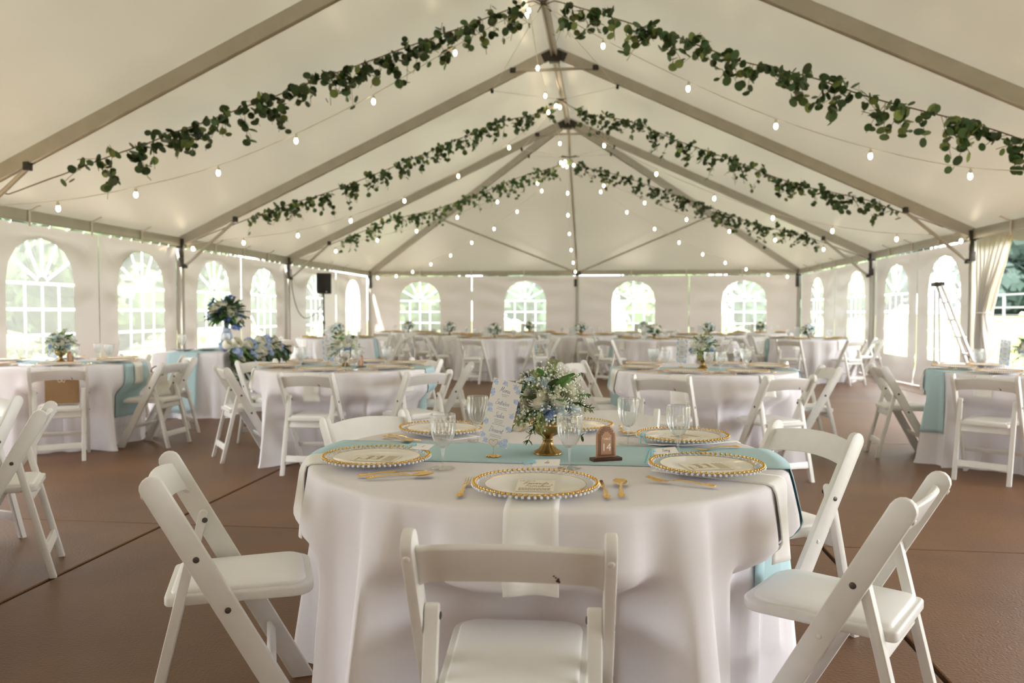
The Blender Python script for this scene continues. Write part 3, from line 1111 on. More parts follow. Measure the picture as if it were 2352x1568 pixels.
def post_at(z):
    t = z / POST_TOP.y
    return POST_BOT.x + (POST_TOP.x - POST_BOT.x) * t


def make_chair(detail):
    t = thing('folding_chair', 'x', 'chair')
    link('backrest', CM['backrest'], t)
    for s in (-1, 1):
        lg = link('leg', CM['leg'], t, (s * 0.208, 0, 0))
        link('rear_leg', CM['rear_leg'], t, (s * 0.178, 0, 0))
        if detail:
            link('bolt' if s < 0 else 'bolt', CM['bolt'], lg, (s * 0.0125, post_at(0.555), 0.555), (0, s * PI / 2, 0))
            link('rivet', CM['bolt' if s > 0 else 'rivet'], lg, (s * 0.0125, post_at(0.405), 0.405), (0, s * PI / 2, 0))
            link('rivet', CM['rivet'], lg, (0, post_at(0.75) - 0.029, 0.7345), (math.radians(118), 0, 0))
            link('bolt', CM['bolt'], t, (s * 0.1618, post_at(0.555) - 0.004, 0.57), (0, -s * PI / 2, 0))
    link('rear_stretcher', CM['rear_stretcher'], t)
    link('front_stretcher', CM['front_stretcher'], t)
    link('seat_rail', CM['seat_rail'], t)
    link('seat_frame', CM['seat_frame'], t)
    link('seat_pad', CM['seat_pad'], t)
    return t


chair_hi = make_chair(True)
chair_lo = make_chair(False)
used = {True: False, False: False}


def chair(x, y, face, label, group, detail=True):
    src = chair_hi if detail else chair_lo
    rot = (0, 0, math.radians(face - 90))
    if not used[detail]:
        used[detail] = True
        src.location, src.rotation_euler = (x, y, 0), rot
        src['label'], src['group'] = label, group
        return src
    return copy_tree(src, (x, y, 0), rot, label, group)


# ================================================================== TABLES AND CLOTHS
class Cloth:
    """drape of a floor-length round cloth: r(theta, z) about the table centre"""

    def __init__(s, c, seed, chairs=()):
        rnd = random.Random(seed)
        s.c = c
        s.k = [(n, rnd.uniform(0, 2 * PI), a) for n, a in ((5, .3), (9, .5), (13, .85), (17, 1.0), (23, .6), (31, .3))]
        # chairs: centre relative to the table, and the way each one faces
        s.ch = [(x - c[0], y - c[1], math.cos(math.radians(f)), math.sin(math.radians(f))) for (x, y, f) in chairs]
        s.seed = seed

    def fold(s, th, sdrop):
        v = sum(a * math.cos(n * th + p + 0.25 * sdrop * math.sin(n * p)) for n, p, a in s.k)
        v = math.tanh(v * 1.1)
        return v

    def r(s, th, z):
        sd = max(0.0, (TOPZ - z) / TOPZ)
        amp = 0.074 * sd ** 0.7
        r = 0.772 + 0.085 * sd + amp * (s.fold(th, sd) - 0.12)
        ct, st = math.cos(th), math.sin(th)
        wz = max(0.0, min(1.0, (0.61 - z) / 0.14))
        wz = wz * wz * (3 - 2 * wz)
        for (dx, dy, fx, fy) in s.ch:
            ef = ct * fx + st * fy
            if ef > -0.5 or wz <= 0:
                continue
            # the cloth hangs clear of the seat front and the front legs
            lim = (0.278 + dx * fx + dy * fy) / ef
            if r <= lim:
                continue
            px, py = min(r, lim) * ct - dx, min(r, lim) * st - dy
            lat = abs(-px * fy + py * fx)
            w = max(0.0, min(1.0, (0.325 - lat) / 0.075))
            w = w * w * (3 - 2 * w)
            r -= w * wz * (r - lim + 0.45 * amp * (1 - s.fold(th, sd)))
        return r

    def mesh(s, na, nz):
        mb = MB()
        vs, fs = [], []
        radii = [0.25, 0.5, 0.68, 0.74, 0.757]
        vs.append((0, 0, TOPZ))
        rows = []
        for q in radii:
            rows.append([(q * math.cos(2 * PI * j / na), q * math.sin(2 * PI * j / na), TOPZ) for j in range(na)])
        rows.append([(0.766 * math.cos(2 * PI * j / na), 0.766 * math.sin(2 * PI * j / na), TOPZ - 0.004) for j in range(na)])
        for i in range(1, nz + 1):
            z = TOPZ - 0.011 - (TOPZ - 0.014) * (i - 1) / (nz - 1)
            row = []
            for j in range(na):
                t = 2 * PI * j / na
                zz = z
                q = s.r(t, z)
                if i == nz:     # hem just breaks on the floor
                    q += 0.008
                row.append((q * math.cos(t), q * math.sin(t), zz))
            rows.append(row)
        for row in rows:
            vs += row
        fs = [(0, 1 + j, 1 + (j + 1) % na) for j in range(na)]
        for i in range(len(rows) - 1):
            for j in range(na):
                j2 = (j + 1) % na
                fs.append((1 + i * na + j, 1 + (i + 1) * na + j, 1 + (i + 1) * na + j2, 1 + i * na + j2))
        return mb.add(vs, fs).mesh('tablecloth', 'tablecloth', 180)


tm_top = MB().lathe([(0.735, 0.732), (0.752, 0.736), (0.752, 0.756), (0.745, 0.760)], 48).mesh('tabletop', 'table_wood', 40)
tm_leg = MB().tube(crom([(-0.28, 0, 0.0), (-0.26, 0, 0.35), (-0.25, 0, 0.735)], 4), 0.014, 8).tube(crom([(0.28, 0, 0.0), (0.26, 0, 0.35), (0.25, 0, 0.735)], 4), 0.014, 8).bar(
    (-0.265, 0, 0.25), (0.265, 0, 0.25), 0.02, 0.02).mesh('leg_frame', 'steel', 60)


def runner_mesh(cl, half=0.18, drop=0.5, dropb=None):
    """blue runner along the local x axis, hanging over both ends"""
    nu = 72
    L = 0.762
    dropb = drop if dropb is None else dropb
    mb = MB()

    def fn(u, v):
        y = (v - 0.5) * 2 * half + 0.004 * math.sin(u * 9)
        xe = math.sqrt(0.780 ** 2 - y * y)
        tot = 2 * xe + drop + dropb
        if u < 16 / 72:
            p = dropb * u * 72 / 16
        elif u > 56 / 72:
            p = dropb + 2 * xe + drop * (u * 72 - 56) / 16
        else:
            p = dropb + 2 * xe * (u * 72 - 16) / 40
        if p < dropb - 1e-6:
            z, sg = TOPZ - (dropb - p), -1
        elif p > dropb + 2 * xe + 1e-6:
            z, sg = TOPZ - (p - dropb - 2 * xe), 1
        else:
            x = p - dropb - xe
            return (x, y, TOPZ + 0.0035 + 0.0015 * noise.noise((x * 6, y * 8, 1)))
        x = sg * xe
        for it in range(4):
            th = math.atan2(y, x)
            r0 = max(0.0, max(cl.r(th + q, z) for q in (-0.012, 0, 0.012))) + 0.009
            if TOPZ - z < 0.02:
                r0 = max(r0, 0.782)
            x = sg * math.sqrt(max(0.01, r0 * r0 - y * y))
        return (x, y, z + 0.0035 * max(0, 1 - (TOPZ - z) / 0.02))
    mb.grid(fn, nu, 10)
    return mb.mesh('table_runner', 'runner_blue', 180, solid=0.002)


def napkin_mesh(cl, th, half=0.066, hang=0.20, r0=0.42, skew=0.0):
    """folded napkin running out from under the plate and over the edge (table space)"""
    ct, st = math.cos(th), math.sin(th)

    def fn(u, v):
        s = (v - 0.5) * 2 * half
        s += skew * u * u * 0.12
        xe = math.sqrt(max(0.2, 0.766 ** 2 - s * s))
        tot = (xe - r0) + hang
        p = u * tot
        if p < xe - r0:
            r = r0 + p
            z = TOPZ + 0.0042 + 0.0078 * max(0, min(1, (0.215 - abs(r * st + s * ct)) / 0.03))
        else:
            h = p - (xe - r0)
            zt = TOPZ + 0.0042 + 0.0078 * max(0, min(1, (0.215 - abs(xe * st + s * ct)) / 0.03))
            z = zt - h
            k = min(1, h / 0.03)
            r = xe + 0.006 + 0.010 * k + 0.012 * h / 0.2 * math.sin(v * 5 + th * 3) + 0.02 * h
            r = max(r, math.sqrt(max(0.2, (cl.r(th + math.asin(max(-.9, min(.9, s / r))), z) + (0.012 + (0.014 if zt > TOPZ + 0.006 else 0)) * k) ** 2 - s * s)))
            if h < 0.012:
                z = zt - h * 0.6
        return (r * ct - s * st, r * st + s * ct, z)
    return MB().grid(fn, 34, 8).mesh('napkin', 'napkin', 180, solid=0.0035)


# ------------------------------------------------------------------ tableware
def charger_parts():
    t = thing('charger_plate', 'x', 'charger plate')
    prof = [(0.0, 0.0035), (0.11, 0.0035), (0.128, 0.006), (0.150, 0.015), (0.160, 0.019), (0.160, 0.0165), (0.150, 0.0125), (0.128, 0.0025), (0.11, 0.0), (0.0, 0.0)]
    link('dish', MB().open_lathe([(max(r, 1e-4), z) for r, z in prof], 64).mesh('dish', 'charger_glass', 50), t)
    gb, wb = MB(), MB()
    n = 68
    for i in range(n):
        a = 2 * PI * i / n
        gb.ball((0.163 * math.cos(a), 0.163 * math.sin(a), 0.0205), 0.0050, 6, 4, (1, 1, 0.8))
        a += PI / n
        wb.ball((0.1555 * math.cos(a), 0.1555 * math.sin(a), 0.0165), 0.0034, 5, 4)
        wb.ball((0.1665 * math.cos(a), 0.1665 * math.sin(a), 0.0150), 0.0042, 5, 4)
    link('gold_bead_rim', gb.mesh('gold_bead_rim', 'gold_bead', 180), t)['kind'] = 'stuff'
    link('clear_bead_rim', wb.mesh('clear_bead_rim', 'bead', 180), t)['kind'] = 'stuff'
    return t


def dinner_parts():
    t = thing('dinner_plate', 'x', 'plate')
    prof = [(1e-4, 0.0075), (0.085, 0.0075), (0.105, 0.0095), (0.134, 0.0155), (0.1345, 0.0140), (0.105, 0.0065), (0.085, 0.0042), (1e-4, 0.0042)]
    link('dish', MB().open_lathe(prof, 64).mesh('dish', 'porcelain', 50), t)
    link('gold_line', MB().tube([(0.1345 * math.cos(a), 0.1345 * math.sin(a), 0.0152) for a in [2 * PI * i / 64 for i in range(64)]], 0.0011, 5, closed=True).mesh('gold_line', 'gold_bead', 180), t)
    return t


def goblet_parts():
    t = thing('wine_goblet', 'x', 'goblet')
    prof = [(p.x, p.y) for p in crom([(0.006, 0.062, 0), (0.012, 0.066, 0), (0.020, 0.075, 0), (0.028, 0.090, 0), (0.033, 0.107, 0), (0.0355, 0.125, 0), (0.0365, 0.145, 0), (0.0365, 0.165, 0)], 3)]
    N = 112
    nr = len(prof) - 1

    def mod(th, i):
        u = i / nr
        k = min(1.0, u * 4) * min(1.0, (1 - u) * 8 + 0.15)
        return 1 + 0.050 * k * math.cos(16 * (th + 0.42 * u))
    link('bowl', MB().open_lathe(prof, N, mod=mod).mesh('bowl', 'glass', 180, solid=-0.0014), t)
    link('rim', MB().tube([(0.0368 * math.cos(a), 0.0368 * math.sin(a), 0.165) for a in [2 * PI * i / 40 for i in range(40)]], 0.0009, 5, closed=True).mesh('rim', 'glass', 180), t)
    link('stem', MB().lathe([(0.0042, 0.006), (0.0035, 0.012), (0.0038, 0.045), (0.0060, 0.052), (0.0048, 0.057), (0.0075, 0.062), (0.006, 0.066)], 12).mesh('stem', 'glass', 60), t)
    link('foot', MB().lathe([(0.036, 0.0), (0.0365, 0.0012), (0.02, 0.0035), (0.0042, 0.007)], 32).mesh('foot', 'glass', 60), t)
    return t


def loft(st, nx=7, th=0.0022):
    """stations (y, half width, z centre, dip); closed thin loft"""
    mb = MB()
    vs, fs = [], []
    for (y, hw, zc, dip) in st:
        for k in range(nx):
            u = -1 + 2 * k / (nx - 1)
            vs.append((u * hw, y, zc + dip * u * u + th / 2 * math.sqrt(max(0.05, 1 - u * u * 0.9))))
        for k in range(nx):
            u = 1 - 2 * k / (nx - 1)
            vs.append((u * hw, y, zc + dip * u * u - th / 2 * math.sqrt(max(0.05, 1 - u * u * 0.9))))
    n = 2 * nx
    for i in range(len(st) - 1):
        for k in range(n):
            k2 = (k + 1) % n
            fs.append((i * n + k, i * n + k2, (i + 1) * n + k2, (i + 1) * n + k))
    fs += [tuple(reversed(range(n))), tuple(range((len(st) - 1) * n, len(st) * n))]
    return mb.add(vs, fs)


HANDLE = [(0.0, .0030, .0045, 0), (0.002, .0085, .0048, 0), (0.010, .0100, .0055, -.0008), (0.020, .0090, .0062, -.0012), (0.030, .0055, .0068, 0), (0.040, .0066, .0075, -.0008),
          (0.060, .0052, .0092, 0), (0.080, .0042, .0102, 0), (0.100, .0036, .0100, 0)]


def relief(mb):
    for (y, z, r) in ((0.006, .0066, .0036), (0.012, .0074, .0042), (0.019, .0080, .0036), (0.027, .0084, .0026), (0.040, .0090, .0022)):
        mb.ball((0, y, z), r, 8, 5, (1.2, 1, 0.45))
    for s in (-1, 1):
        for y in (0.006, 0.013, 0.020):
            mb.ball((s * 0.006, y, 0.0066), 0.0022, 6, 4, (1, 1, 0.6))
    return mb


def cutlery():
    out = {}
    t = thing('dinner_fork', 'x', 'fork')
    link('handle', relief(loft(HANDLE + [(0.120, .0034, .0075, 0)], th=0.0036)).mesh('handle', 'gold', 50), t)
    head = loft([(0.119, .0034, .0076, 0), (0.128, .0055, .0050, 0), (0.136, .0105, .0034, .0006), (0.146, .0122, .0030, .0012), (0.151, .0122, .0034, .0012)])
    for k in range(4):
        x = -0.0102 + 0.0068 * k
        head.tube([(x, 0.149, .0040), (x, 0.165, .0052), (x, 0.180, .0085), (x, 0.195, .0125)], [.0018, .0016, .0014, .0007], 6)
    link('head', head.mesh('head', 'gold', 50), t)
    out['fork'] = t
    t = thing('dessert_spoon', 'x', 'spoon')
    link('handle', relief(loft(HANDLE + [(0.120, .0034, .0075, 0), (0.134, .0040, .0048, 0)], th=0.0036)).mesh('handle', 'gold', 50), t)
    st = []
    for i in range(13):
        u = i / 12
        y = 0.132 + 0.062 * u
        hw = 0.0042 + 0.0165 * math.sin(PI * min(1, u * 0.96 + 0.02)) ** 0.62 * (1.08 - 0.25 * u)
        if i == 12:
            hw = 0.002
        zc = 0.0052 - 0.0032 * math.sin(PI * u) + 0.004 * u * u
        st.append((y, hw, zc, 0.0065 * math.sin(PI * u) ** 0.7))
    link('bowl', loft(st, 9, 0.0016).mesh('bowl', 'gold', 60), t)
    out['spoon'] = t
    t = thing('table_knife', 'x', 'knife')
    link('handle', relief(loft(HANDLE + [(0.108, .0040, .0090, 0)], th=0.0050)).mesh('handle', 'gold', 50), t)
    bl = MB()
    ol = [(-.0045, .106), (-.0085, .116), (-.0090, .170), (-.0075, .188), (-.0020, .198), (.0040, .200), (.0052, .190), (.0045, .106)]
    bl.prism(ol, .0058, .0074, lambda a, b, z: (a, b, z))
    link('blade', bl.mesh('blade', 'gold', 40, bevel=0.0005), t)
    out['knife'] = t
    return out


P_CHARGER, P_DINNER, P_GOBLET, P_CUT = charger_parts(), dinner_parts(), goblet_parts(), cutlery()
PROTOS = [P_CHARGER, P_DINNER, P_GOBLET] + list(P_CUT.values())


def drop_protos(lst):
    for p in lst:
        for c in list(p.children_recursive) + [p]:
            bpy.data.objects.remove(c)


# single-mesh versions for the far tables
def far_mesh(name, builders, smooth=50):
    mb = MB()
    names = []
    for i, (fn, m) in enumerate(builders):
        mb.mi = i
        fn(mb)
        names.append(m)
    return mb.mesh(name, names, smooth)


FAR_CHARGER = far_mesh('charger_plate', [
    (lambda m: m.lathe([(0.11, 0.0), (0.15, 0.0125), (0.160, 0.0165), (0.160, 0.019), (0.150, 0.015), (0.128, 0.006), (0.02, 0.0045)], 32), 'charger_glass'),
    (lambda m: m.tube([(0.163 * math.cos(a), 0.163 * math.sin(a), 0.0205) for a in [2 * PI * i / 32 for i in range(32)]], 0.005, 5, closed=True), 'gold_bead'),
    (lambda m: m.lathe([(0.132, 0.0155), (0.128, 0.013), (0.09, 0.009), (0.02, 0.0088)], 32), 'porcelain')])
FAR_GOBLET = far_mesh('wine_goblet', [(lambda m: m.lathe([(0.036, 0.0), (0.03, 0.003), (0.004, 0.007), (0.0042, 0.06), (0.012, 0.066), (0.028, 0.090), (0.0355, 0.125), (0.0365, 0.165),
                                                          (0.035, 0.165), (0.034, 0.125), (0.026, 0.09), (0.008, 0.07)], 16), 'glass')])


# ------------------------------------------------------------------ flowers
def petal_flower(mb, c, axis, r, layers, cup, rnd, n0=5):
    """layered petals round an axis: roses and peonies"""
    axis = Vector(axis).normalized()
    e1 = axis.orthogonal().normalized()
    e2 = axis.cross(e1)
    c = Vector(c)
    for L in range(layers):
        f = (L + 1) / layers
        n = n0 + L // 2
        for k in range(n):
            a0 = 2 * PI * (k + 0.5 * (L % 2) + 0.15 * rnd.random()) / n + L * 0.7
            wd = 2 * PI / n * 0.78
            rr = r * (0.25 + 0.75 * f)
            hh = r * (0.95 - 0.35 * f) * cup
            lean = 0.25 + 0.75 * f

            R = r * (0.30 + 0.70 * f)
            pe = (1.35 - 0.75 * f) * cup

            def fn(u, v):
                q = 2 * u - 1
                ang = a0 + q * wd * 0.95 * (0.45 + 0.55 * math.sin(PI * (0.1 + 0.62 * v)))
                ph = -1.25 + (1.25 + pe * (1 - 0.16 * q * q)) * v
                rad = R * (0.10 + 0.90 * math.cos(ph)) * (1 - 0.05 * q * q) + r * 0.16 * f * v ** 5
                h = R * math.sin(ph) + r * 0.03 * math.sin(6 * u + 2 * L + k) * v
                return c + (e1 * math.cos(ang) + e2 * math.sin(ang)) * rad + axis * h
            mb.grid(fn, 5, 5)
    return mb


def leaf_blade(mb, base, d, up, L, w, curl=0.2):
    d, up = Vector(d).normalized(), Vector(up)
    side = d.cross(up)
    if side.length < 1e-4:
        side = d.orthogonal()
    side.normalize()
    nn = side.cross(d)
    base = Vector(base)

    def fn(u, v):
        wv = w * math.sin(PI * (0.06 + 0.92 * u)) ** 0.8
        s = (v - 0.5) * 2
        return base + d * L * u + side * wv * s * 0.5 + nn * (-curl * L * u * u + 0.18 * w * abs(s))
    mb.grid(fn, 6, 2)
    return mb


def floret_ball(mb, c, axis, r, n, fr, rnd):
    c, axis = Vector(c), Vector(axis).normalized()
    for i in range(n):
        while True:
            p = Vector((rnd.gauss(0, 1), rnd.gauss(0, 1), rnd.gauss(0, 1))).normalized()
            if p.dot(axis) > -0.25:
                break
        q = c + p * r * rnd.uniform(0.85, 1.05)
        e1 = p.orthogonal().normalized()
        e2 = p.cross(e1)
        a0 = rnd.uniform(0, PI)
        for k in range(4):
            a = a0 + k * PI / 2
            t = (e1 * math.cos(a) + e2 * math.sin(a))
            s = p.cross(t)
            mb.add([q, q + t * fr * 0.6 + s * fr * 0.5 + p * fr * 0.2, q + t * fr * 1.1 + p * fr * 0.25, q + t * fr * 0.6 - s * fr * 0.5 + p * fr * 0.2], [(0, 1, 2, 3)])
    return mb


BOWL_PROF = [(1e-4, 0.0), (0.048, 0.0), (0.049, 0.004), (0.044, 0.008), (0.030, 0.016), (0.020, 0.030), (0.0155, 0.043), (0.0185, 0.047), (0.0185, 0.050), (0.015, 0.054), (0.017, 0.058),
             (0.024, 0.061), (0.038, 0.069), (0.047, 0.081), (0.0505, 0.093), (0.0485, 0.094), (0.0485, 0.096), (0.051, 0.097), (0.0495, 0.111), (0.052, 0.114), (0.0475, 0.1135), (0.045, 0.10), (0.03, 0.075), (1e-4, 0.066)]


def make_centerpiece(seed, full=True):
    rnd = random.Random(seed)
    t = thing('flower_centerpiece', 'x', 'flower arrangement')

    def flute(th, i):
        return 1 + (0.05 * math.cos(14 * th) if 3 <= i <= 5 else 0.012 * math.cos(20 * th) if 11 <= i <= 13 else 0)
    link('footed_bowl', MB().lathe(BOWL_PROF, 56, mod=flute).mesh('footed_bowl', 'brass_bowl', 60), t)
    C = Vector((0, 0, 0.165))

    def at(az, el, r):
        a, e = math.radians(az), math.radians(el)
        return C + Vector((math.cos(e) * math.cos(a), math.cos(e) * math.sin(a), math.sin(e))) * r
    # roses: azimuth 270 faces the camera
    for az, el, r in ((240, 22, 0.072), (308, 26, 0.076), (60, 30, 0.075), (140, 25, 0.075), (5, 20, .078), (272, 40, .060)):
        p = at(az, el, r)
        link('rose', petal_flower(MB(), p, p - C, 0.041 if az != 272 else 0.03, 5, 1.0, rnd).mesh('rose', 'rose', 180), t)
    for az, el, r in ((255, 66, 0.078), (205, 48, 0.085), (100, 60, 0.08)):
        p = at(az, el, r)
        link('hydrangea_head', floret_ball(MB().ball(p, 0.022, 10, 7), p, p - C, 0.028, 46, 0.013, rnd).mesh('hydrangea_head', 'hydrangea', 0), t)
    for az, el, r in ((274, -10, 0.086), (190, -5, 0.095), (60, -5, .09)):
        p = at(az, el, r)
        ax = (p - C).normalized()
        mb = MB()
        for i in range(150):
            d = (ax * rnd.uniform(0.25, 1.2) + Vector((rnd.gauss(0, .6), rnd.gauss(0, .6), rnd.gauss(0, .6)))).normalized()
            if d.dot(ax) < 0.05:
                continue
            s = d.orthogonal().normalized() * 0.0016
            L = 0.030 * rnd.uniform(0.75, 1.1)
            q = p + d * L
            mb.add([p - s, p + s, q + s, q + d * 0.003, q - s], [(0, 1, 2, 3, 4)])
        link('aster', mb.mesh('aster', 'aster', 0), t)
    for az, el, r in ((312, -6, 0.085), (20, -5, .085)):
        p = at(az, el, r)
        link('peony', petal_flower(MB(), p, (p - C) + Vector((0, 0, .03)), 0.029, 4, 1.2, rnd, 4).mesh('peony', 'peony', 180), t)
    for az, el, L, dark in ((318, 40, .085, 0), (300, 12, .07, 0), (332, 55, .08, 0), (250, 62, .07, 0), (230, 15, .07, 1), (275, 10, .06, 1), (200, 30, .08, 0), (20, 40, .08, 0), (120, 40, .08, 1),
                            (160, 10, .08, 0), (285, 50, .06, 1), (345, 15, .075, 0)):
        p = at(az, el, 0.075)
        d = (p - C).normalized()
        mb = leaf_blade(MB(), p, d + Vector((rnd.gauss(0, .25), rnd.gauss(0, .25), .1)), (0, 0, 1), L, L * 0.62)
        link('leaf', mb.mesh('leaf', 'leaf_dark' if dark else 'leaf', 180), t)
    # greenery sprigs
    for i in range(24):
        az, el = rnd.uniform(0, 360), rnd.uniform(-25, 70)
        if i < 3:
            az, el = (305, 245, 200)[i], (70, -30, -22)[i]
        if i in (3, 4):
            az, el = (285, 325)[i - 3], (74, -25)[i - 3]
        p0 = at(az, el, 0.06)
        d = (p0 - C).normalized()
        L = rnd.uniform(0.075, 0.10) + (0.025 if i in (0, 3) else 0)
        mb = MB()
        pts = [p0 + d * L * u + Vector((0, 0, -0.03 * u * u + (0.012 if i in (0, 3) else 0))) + Vector((rnd.gauss(0, .001),) * 3) for u in [k / 6 for k in range(7)]]
        mb.tube(pts, 0.0012, 4)
        for k in range(1, 7):
            for s in range(4):
                dd = (d + Vector((rnd.gauss(0, .8), rnd.gauss(0, .8), rnd.gauss(0, .8)))).normalized()
                leaf_blade(mb, pts[k], dd, (0, 0, 1), 0.020, 0.008, 0.1)
        link('sprig', mb.mesh('sprig', 'sprig' if i % 3 != 1 else 'leaf_dark', 0), t)
    # baby's breath
    mb, ms = MB(), MB()
    for i in range(135):
        az, el = rnd.uniform(0, 360), rnd.uniform(-25, 80)
        p0 = at(az, el, 0.088)
        d = (p0 - C).normalized()
        for k in range(8):
            q = p0 + d * rnd.uniform(0, 0.035) + Vector((rnd.gauss(0, .012), rnd.gauss(0, .012), rnd.gauss(0, .012)))
            mb.ball(q, rnd.uniform(0.0025, 0.0048), 5, 3)
            ms.tube([p0 - d * 0.02, q], 0.0006, 3)
    b = link('babys_breath', mb.mesh('babys_breath', 'breath', 180), t)
    b['kind'] = 'stuff'
    b = link('fine_stems', ms.mesh('fine_stems', 'sprig', 0), t)
    b['kind'] = 'stuff'
    link('flower_foam', MB().ball((0, 0, 0.150), 0.058, 12, 8, (1, 1, 0.9)).mesh('flower_foam', 'leaf_dark', 180), t)
    return t


P_CENTER = make_centerpiece(5)


def far_centerpiece(seed):
    rnd = random.Random(seed)
    blobs = []
    for i in range(60):
        p = Vector((rnd.gauss(0, 1), rnd.gauss(0, 1), rnd.gauss(0, 1))).normalized() * rnd.uniform(0.085, 0.12)
        p.z = p.z * 0.75 + 0.175
        if p.z > 0.11:
            blobs.append((p, rnd.random()))

    def grp(lo, hi, r0, r1):
        def f(m):
            for p, q in blobs:
                if lo <= q < hi:
                    m.ball(p, r0 + (r1 - r0) * rnd.random(), 7, 5)
        return f

    def lv(m):
        m.ball((0, 0, 0.16), 0.095, 12, 8, (1, 1, 0.7))
        for i in range(90):
            p = Vector((rnd.gauss(0, 1), rnd.gauss(0, 1), rnd.gauss(0, 1))).normalized()
            q = Vector((0, 0, 0.17)) + Vector((p.x, p.y, p.z * 0.75)) * 0.10
            leaf_blade(m, q, p, (0, 0, 1), 0.05, 0.025)
    return far_mesh('flower_centerpiece', [(lambda m: m.lathe(BOWL_PROF, 20), 'brass_bowl'), (grp(0, .42, .018, .034), 'rose'), (grp(.42, .62, .018, .032), 'hydrangea'),
                                           (grp(.62, .8, .01, .016), 'breath'), (lv, 'leaf_dark')], 180)


FAR_CENTER = [far_centerpiece(s) for s in (1, 2, 3)]

# ------------------------------------------------------------------ cards and signs
def rect_card(mb, w, h, fn, t=0.0005):
    q = [fn(x, y, z) for z in (-t, t) for x, y in ((-w / 2, -h / 2), (w / 2, -h / 2), (w / 2, h / 2), (-w / 2, h / 2))]
    mb.add(q, [(3, 2, 1, 0), (4, 5, 6, 7), (0, 1, 5, 4), (1, 2, 6, 5), (2, 3, 7, 6), (3, 0, 4, 7)])
    return mb


FLAT = lambda x, y, z: (x, y, z)


def plate_card():
    t = thing('welcome_card', 'x', 'card')
    link('paper', rect_card(MB(), 0.100, 0.135, FLAT).mesh('paper', 'card', 0), t)
    mb = MB()
    ribbon_strokes(mb, script_strokes('Friends', 0.0130, -0.002, 0.016), 0.0026, FLAT)
    ribbon_strokes(mb, script_strokes('&', 0.0060, 0.042, 0.004), 0.0014, FLAT)
    ribbon_strokes(mb, script_strokes('Families', 0.0112, 0.004, -0.014), 0.0022, FLAT)
    link('gold_script', mb.mesh('gold_script', 'ink_gold', 0), t)
    o = link('heading', font_mesh('TO OUR', 0.011, 'heading', 'ink_gold', 0.0001), t, (-0.024, 0.050, 0.0008))
    mb = MB()
    rnd = random.Random(3)
    for i in range(6):
        x = -0.042
        while x < 0.040:
            L = rnd.uniform(0.003, 0.009)
            mb.box((x + L / 2, -0.030 - i * 0.0056, 0.0007), (L, 0.0018, 0.0002))
            x += L + 0.002
    link('small_print', mb.mesh('small_print', 'ink_gold', 0), t)['kind'] = 'stuff'
    return t


P_CARD = plate_card()


def name_tag(text, label, drop=1.0):
    t = thing('name_tag', label, 'name card')
    link('paper', rect_card(MB(), 0.078, 0.034, FLAT).mesh('paper', 'tag_card', 0), t)
    if text:
        mb = MB()
        ribbon_strokes(mb, script_strokes(text, 0.0075, 0.002, -0.004), 0.0011, FLAT)
        link('handwriting', mb.mesh('handwriting', 'ink_black', 0), t)

    def strip(pts, w=0.007):
        P = crom(pts, 6)
        mb = MB()
        vs = []
        for i, p in enumerate(P):
            d = (P[min(i + 1, len(P) - 1)] - P[max(i - 1, 0)]).normalized()
            s = d.cross(Vector((0, 0, 1)))
            s = s.normalized() * w / 2 if s.length > 1e-3 else Vector((0, w / 2, 0))
            vs += [p + s, p - s]
        mb.add(vs, [(2 * i, 2 * i + 1, 2 * i + 3, 2 * i + 2) for i in range(len(P) - 1)])
        return mb
    mb = strip([(-0.030, 0.004, 0.002), (-0.048, 0.006, 0.006), (-0.060, -0.008 * drop, 0.004 - 0.010 * drop), (-0.072, -0.024 * drop, 0.004 - 0.026 * drop)])
    mb2 = strip([(-0.030, 0.002, 0.002), (-0.044, -0.002, 0.007), (-0.050, -0.022 * drop - 0.006 * (1 - drop), 0.004 - 0.014 * drop), (-0.052 - 0.012 * (1 - drop), -0.040 * drop - 0.012 * (1 - drop), 0.004 - 0.026 * drop)])
    mb.add(mb2.v, mb2.f)
    link('ribbon', mb.mesh('ribbon', 'ribbon', 180, solid=0.0006), t)
    link('ribbon_knot', MB().ball((-0.034, 0.004, 0.003), 0.005, 8, 5, (1.3, .8, .7)).mesh('ribbon_knot', 'ribbon', 180), t)
    return t


